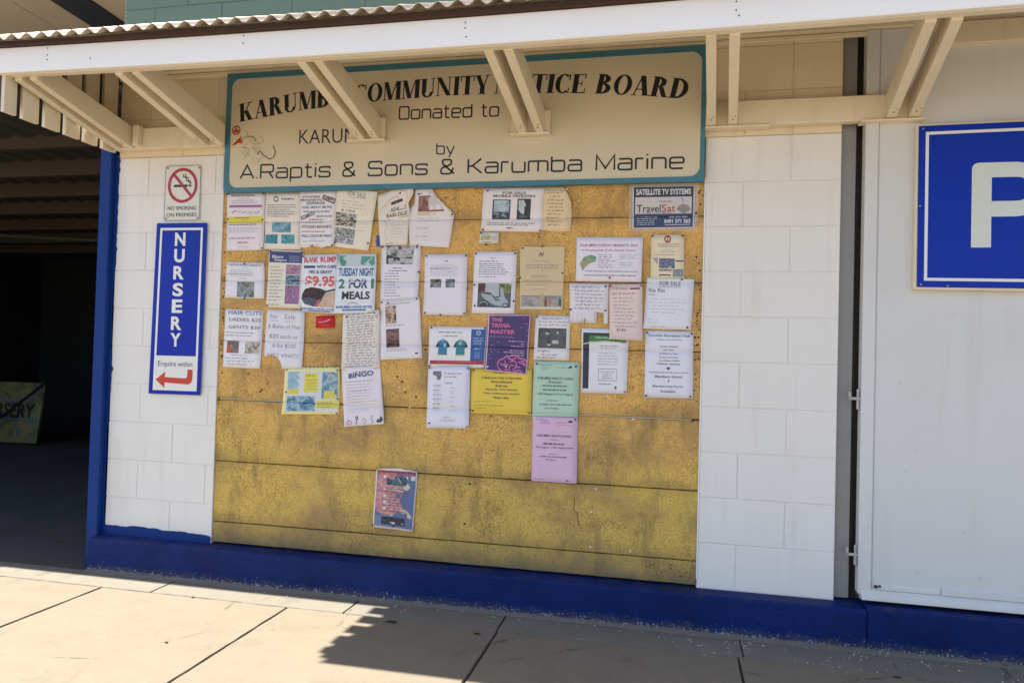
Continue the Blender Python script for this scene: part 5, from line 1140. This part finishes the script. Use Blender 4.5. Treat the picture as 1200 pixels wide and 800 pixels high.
p.L(.1,.055,.42,.07,1,CT,.8).L(.15,.08,.42,.13,3,(130,105,130),.5,center=True).T('Health Clinic', .52,.09,.74,.11,(180,90,110)).ST([(.55,.135),(.88,.135)],.004,(200,120,140)).POLY([(.76,.085),(.84,.065),(.90,.085),(.84,.105)], (45,35,55)).T('KARUMBA HEALTH CLINIC', .10,.285,.87,.32,CT,.01).T('Eyes', .43,.35,.56,.378,CT).L(.25,.405,.72,.445,1,CT,.8,fill=1).T('7th August - 10th August 2018', .08,.465,.90,.498,CT,.01).L(.38,.565,.6,.585,1,CT,.6).L(.18,.605,.82,.63,1,CT,.8,fill=1).L(.3,.65,.66,.675,1,CT,.6).L(.06,.955,.3,.97,1,(160,130,160),.4).B(.77,.95,.81,.975,(90,70,120)).L(.82,.955,.93,.97,1,(120,100,140)).PIN((.95,.05)).PIN((.05,.03),m=pin_w); p.done()
p = P('p38', 'flyer with navy side bar and bright green header, half covered', (224,224,232), 0, name='flyer', cat='flyer')
p.B(.035,.065,.96,.105,(34,38,56)).B(.035,.105,.165,.93,(32,36,58)).B(.165,.105,.96,.20,(58,128,52)).POLY([(.04,.235),(.2,.205),(.5,.185),(.96,.205),(.96,.215),(.5,.20),(.2,.225),(.04,.25)], (185,215,180)).T('Nursing', .3,.12,.62,.16,(215,235,212),.02).B(.85,.205,.96,.215,(34,38,56))
p.L(.38,.255,.8,.275,1,(80,84,110),.6,center=True).L(.33,.29,.82,.31,1,(110,114,140),.5,center=True).L(.35,.36,.8,.57,5,(140,142,165),.3).ST([(.38,.62),(.77,.62),(.77,.80),(.38,.80)],.007,(130,134,150),True).L(.42,.65,.72,.78,4,(120,124,140),.35,center=True).L(.38,.84,.76,.87,1,(120,124,140),.6).POLY([(.73,.89),(.77,.89),(.78,.92),(.74,.935)], (70,74,90)).corners('2', pin_r); p.done()
p = P('p39', 'white recreation club programme with centred lines, lowest on the right', (222,223,236), 0)
CT = (88,90,104)
p.T('Karumba Recreation Club', .07,.045,.93,.085,CT,.01)
for t, a, c, v in (('invites you and all to',.24,.76,.115),('Seniors Games',.31,.68,.215),('July 29th',.38,.60,.27),('10.30am to 4pm',.30,.69,.325),('snacks and prizes',.29,.69,.38),('plus Music, Raffles',.30,.73,.43),('Children welcome',.25,.73,.475),('food and all the meals you\'ve wanted',.09,.90,.605),('Members draws!',.22,.78,.66),('Membership forms',.17,.80,.81),('Available',.33,.64,.88)):
    h_ = .038 if t in ('Members draws!', 'Membership forms', 'Available') else .028
    p.T(t, a, v, c, v+h_, CT, .01)
p.POLY([(.45,.55),(.49,.535),(.53,.55),(.51,.575),(.47,.575)], (60,62,75)).POLY([(.48,.735),(.52,.735),(.50,.77)], (60,62,75)).corners('013').PIN((.95,.97)); p.done()
p = P('p40', 'curling red, blue and pink gig poster alone low on the board', (222,214,214), 0, [(-2092,606),(-1878,606),(-1893,312),(-2098,324)], name='gig_poster', cat='poster', curl=2.2, lift=[(-1878,602,.07,.010),(-2031,611,.05,.008)])
p.B(.03,.02,.97,.965,(92,112,158))
p.POLY([(.04,.06),(.5,.05),(.62,.18),(.72,.34),(.62,.50),(.70,.62),(.55,.75),(.25,.78),(.04,.70)], photomat([(205,140,150),(222,168,160),(190,120,150),(226,200,180)],22,8)).POLY([(.70,.24),(.80,.22),(.86,.28),(.78,.34),(.70,.32)], (228,208,186)).POLY([(.62,.62),(.80,.66),(.94,.76),(.90,.80),(.76,.74),(.64,.70)], (226,200,172)).POLY([(.05,.80),(.3,.76),(.4,.97),(.05,.965)], (120,132,170))
p.PH(.28,.11,.76,.26,[(30,60,70),(70,140,150),(30,40,60),(110,160,190)],40)
p.T('RED HOT POKER', .06,.015,.94,.095,(222,66,42),.09,3).L(.12,.30,.92,.72,9,(70,48,70),.35,center=True,fill=.75).L(.05,.36,.95,.40,1,(60,50,90),.5).PH(.20,.80,.78,.93,[(24,30,46),(60,70,90),(30,36,52)],40).POLY([(.38,.885),(.60,.875),(.64,.83),(.70,.83),(.70,.88),(.76,.90),(.66,.91),(.40,.91)], (224,226,228)).PIN((.0,.97),(.5,.95)); p.done()

# small blue edge of a sheet hidden behind the torn notice
b = MB(); b.box(-2.130, -2.10, .0036, .0042, 1.690, 1.745); o = b.build('blue_card', ink((30,80,160))); tag(o, 'sliver of blue card showing behind the torn notice with red doodles', 'card', G_)
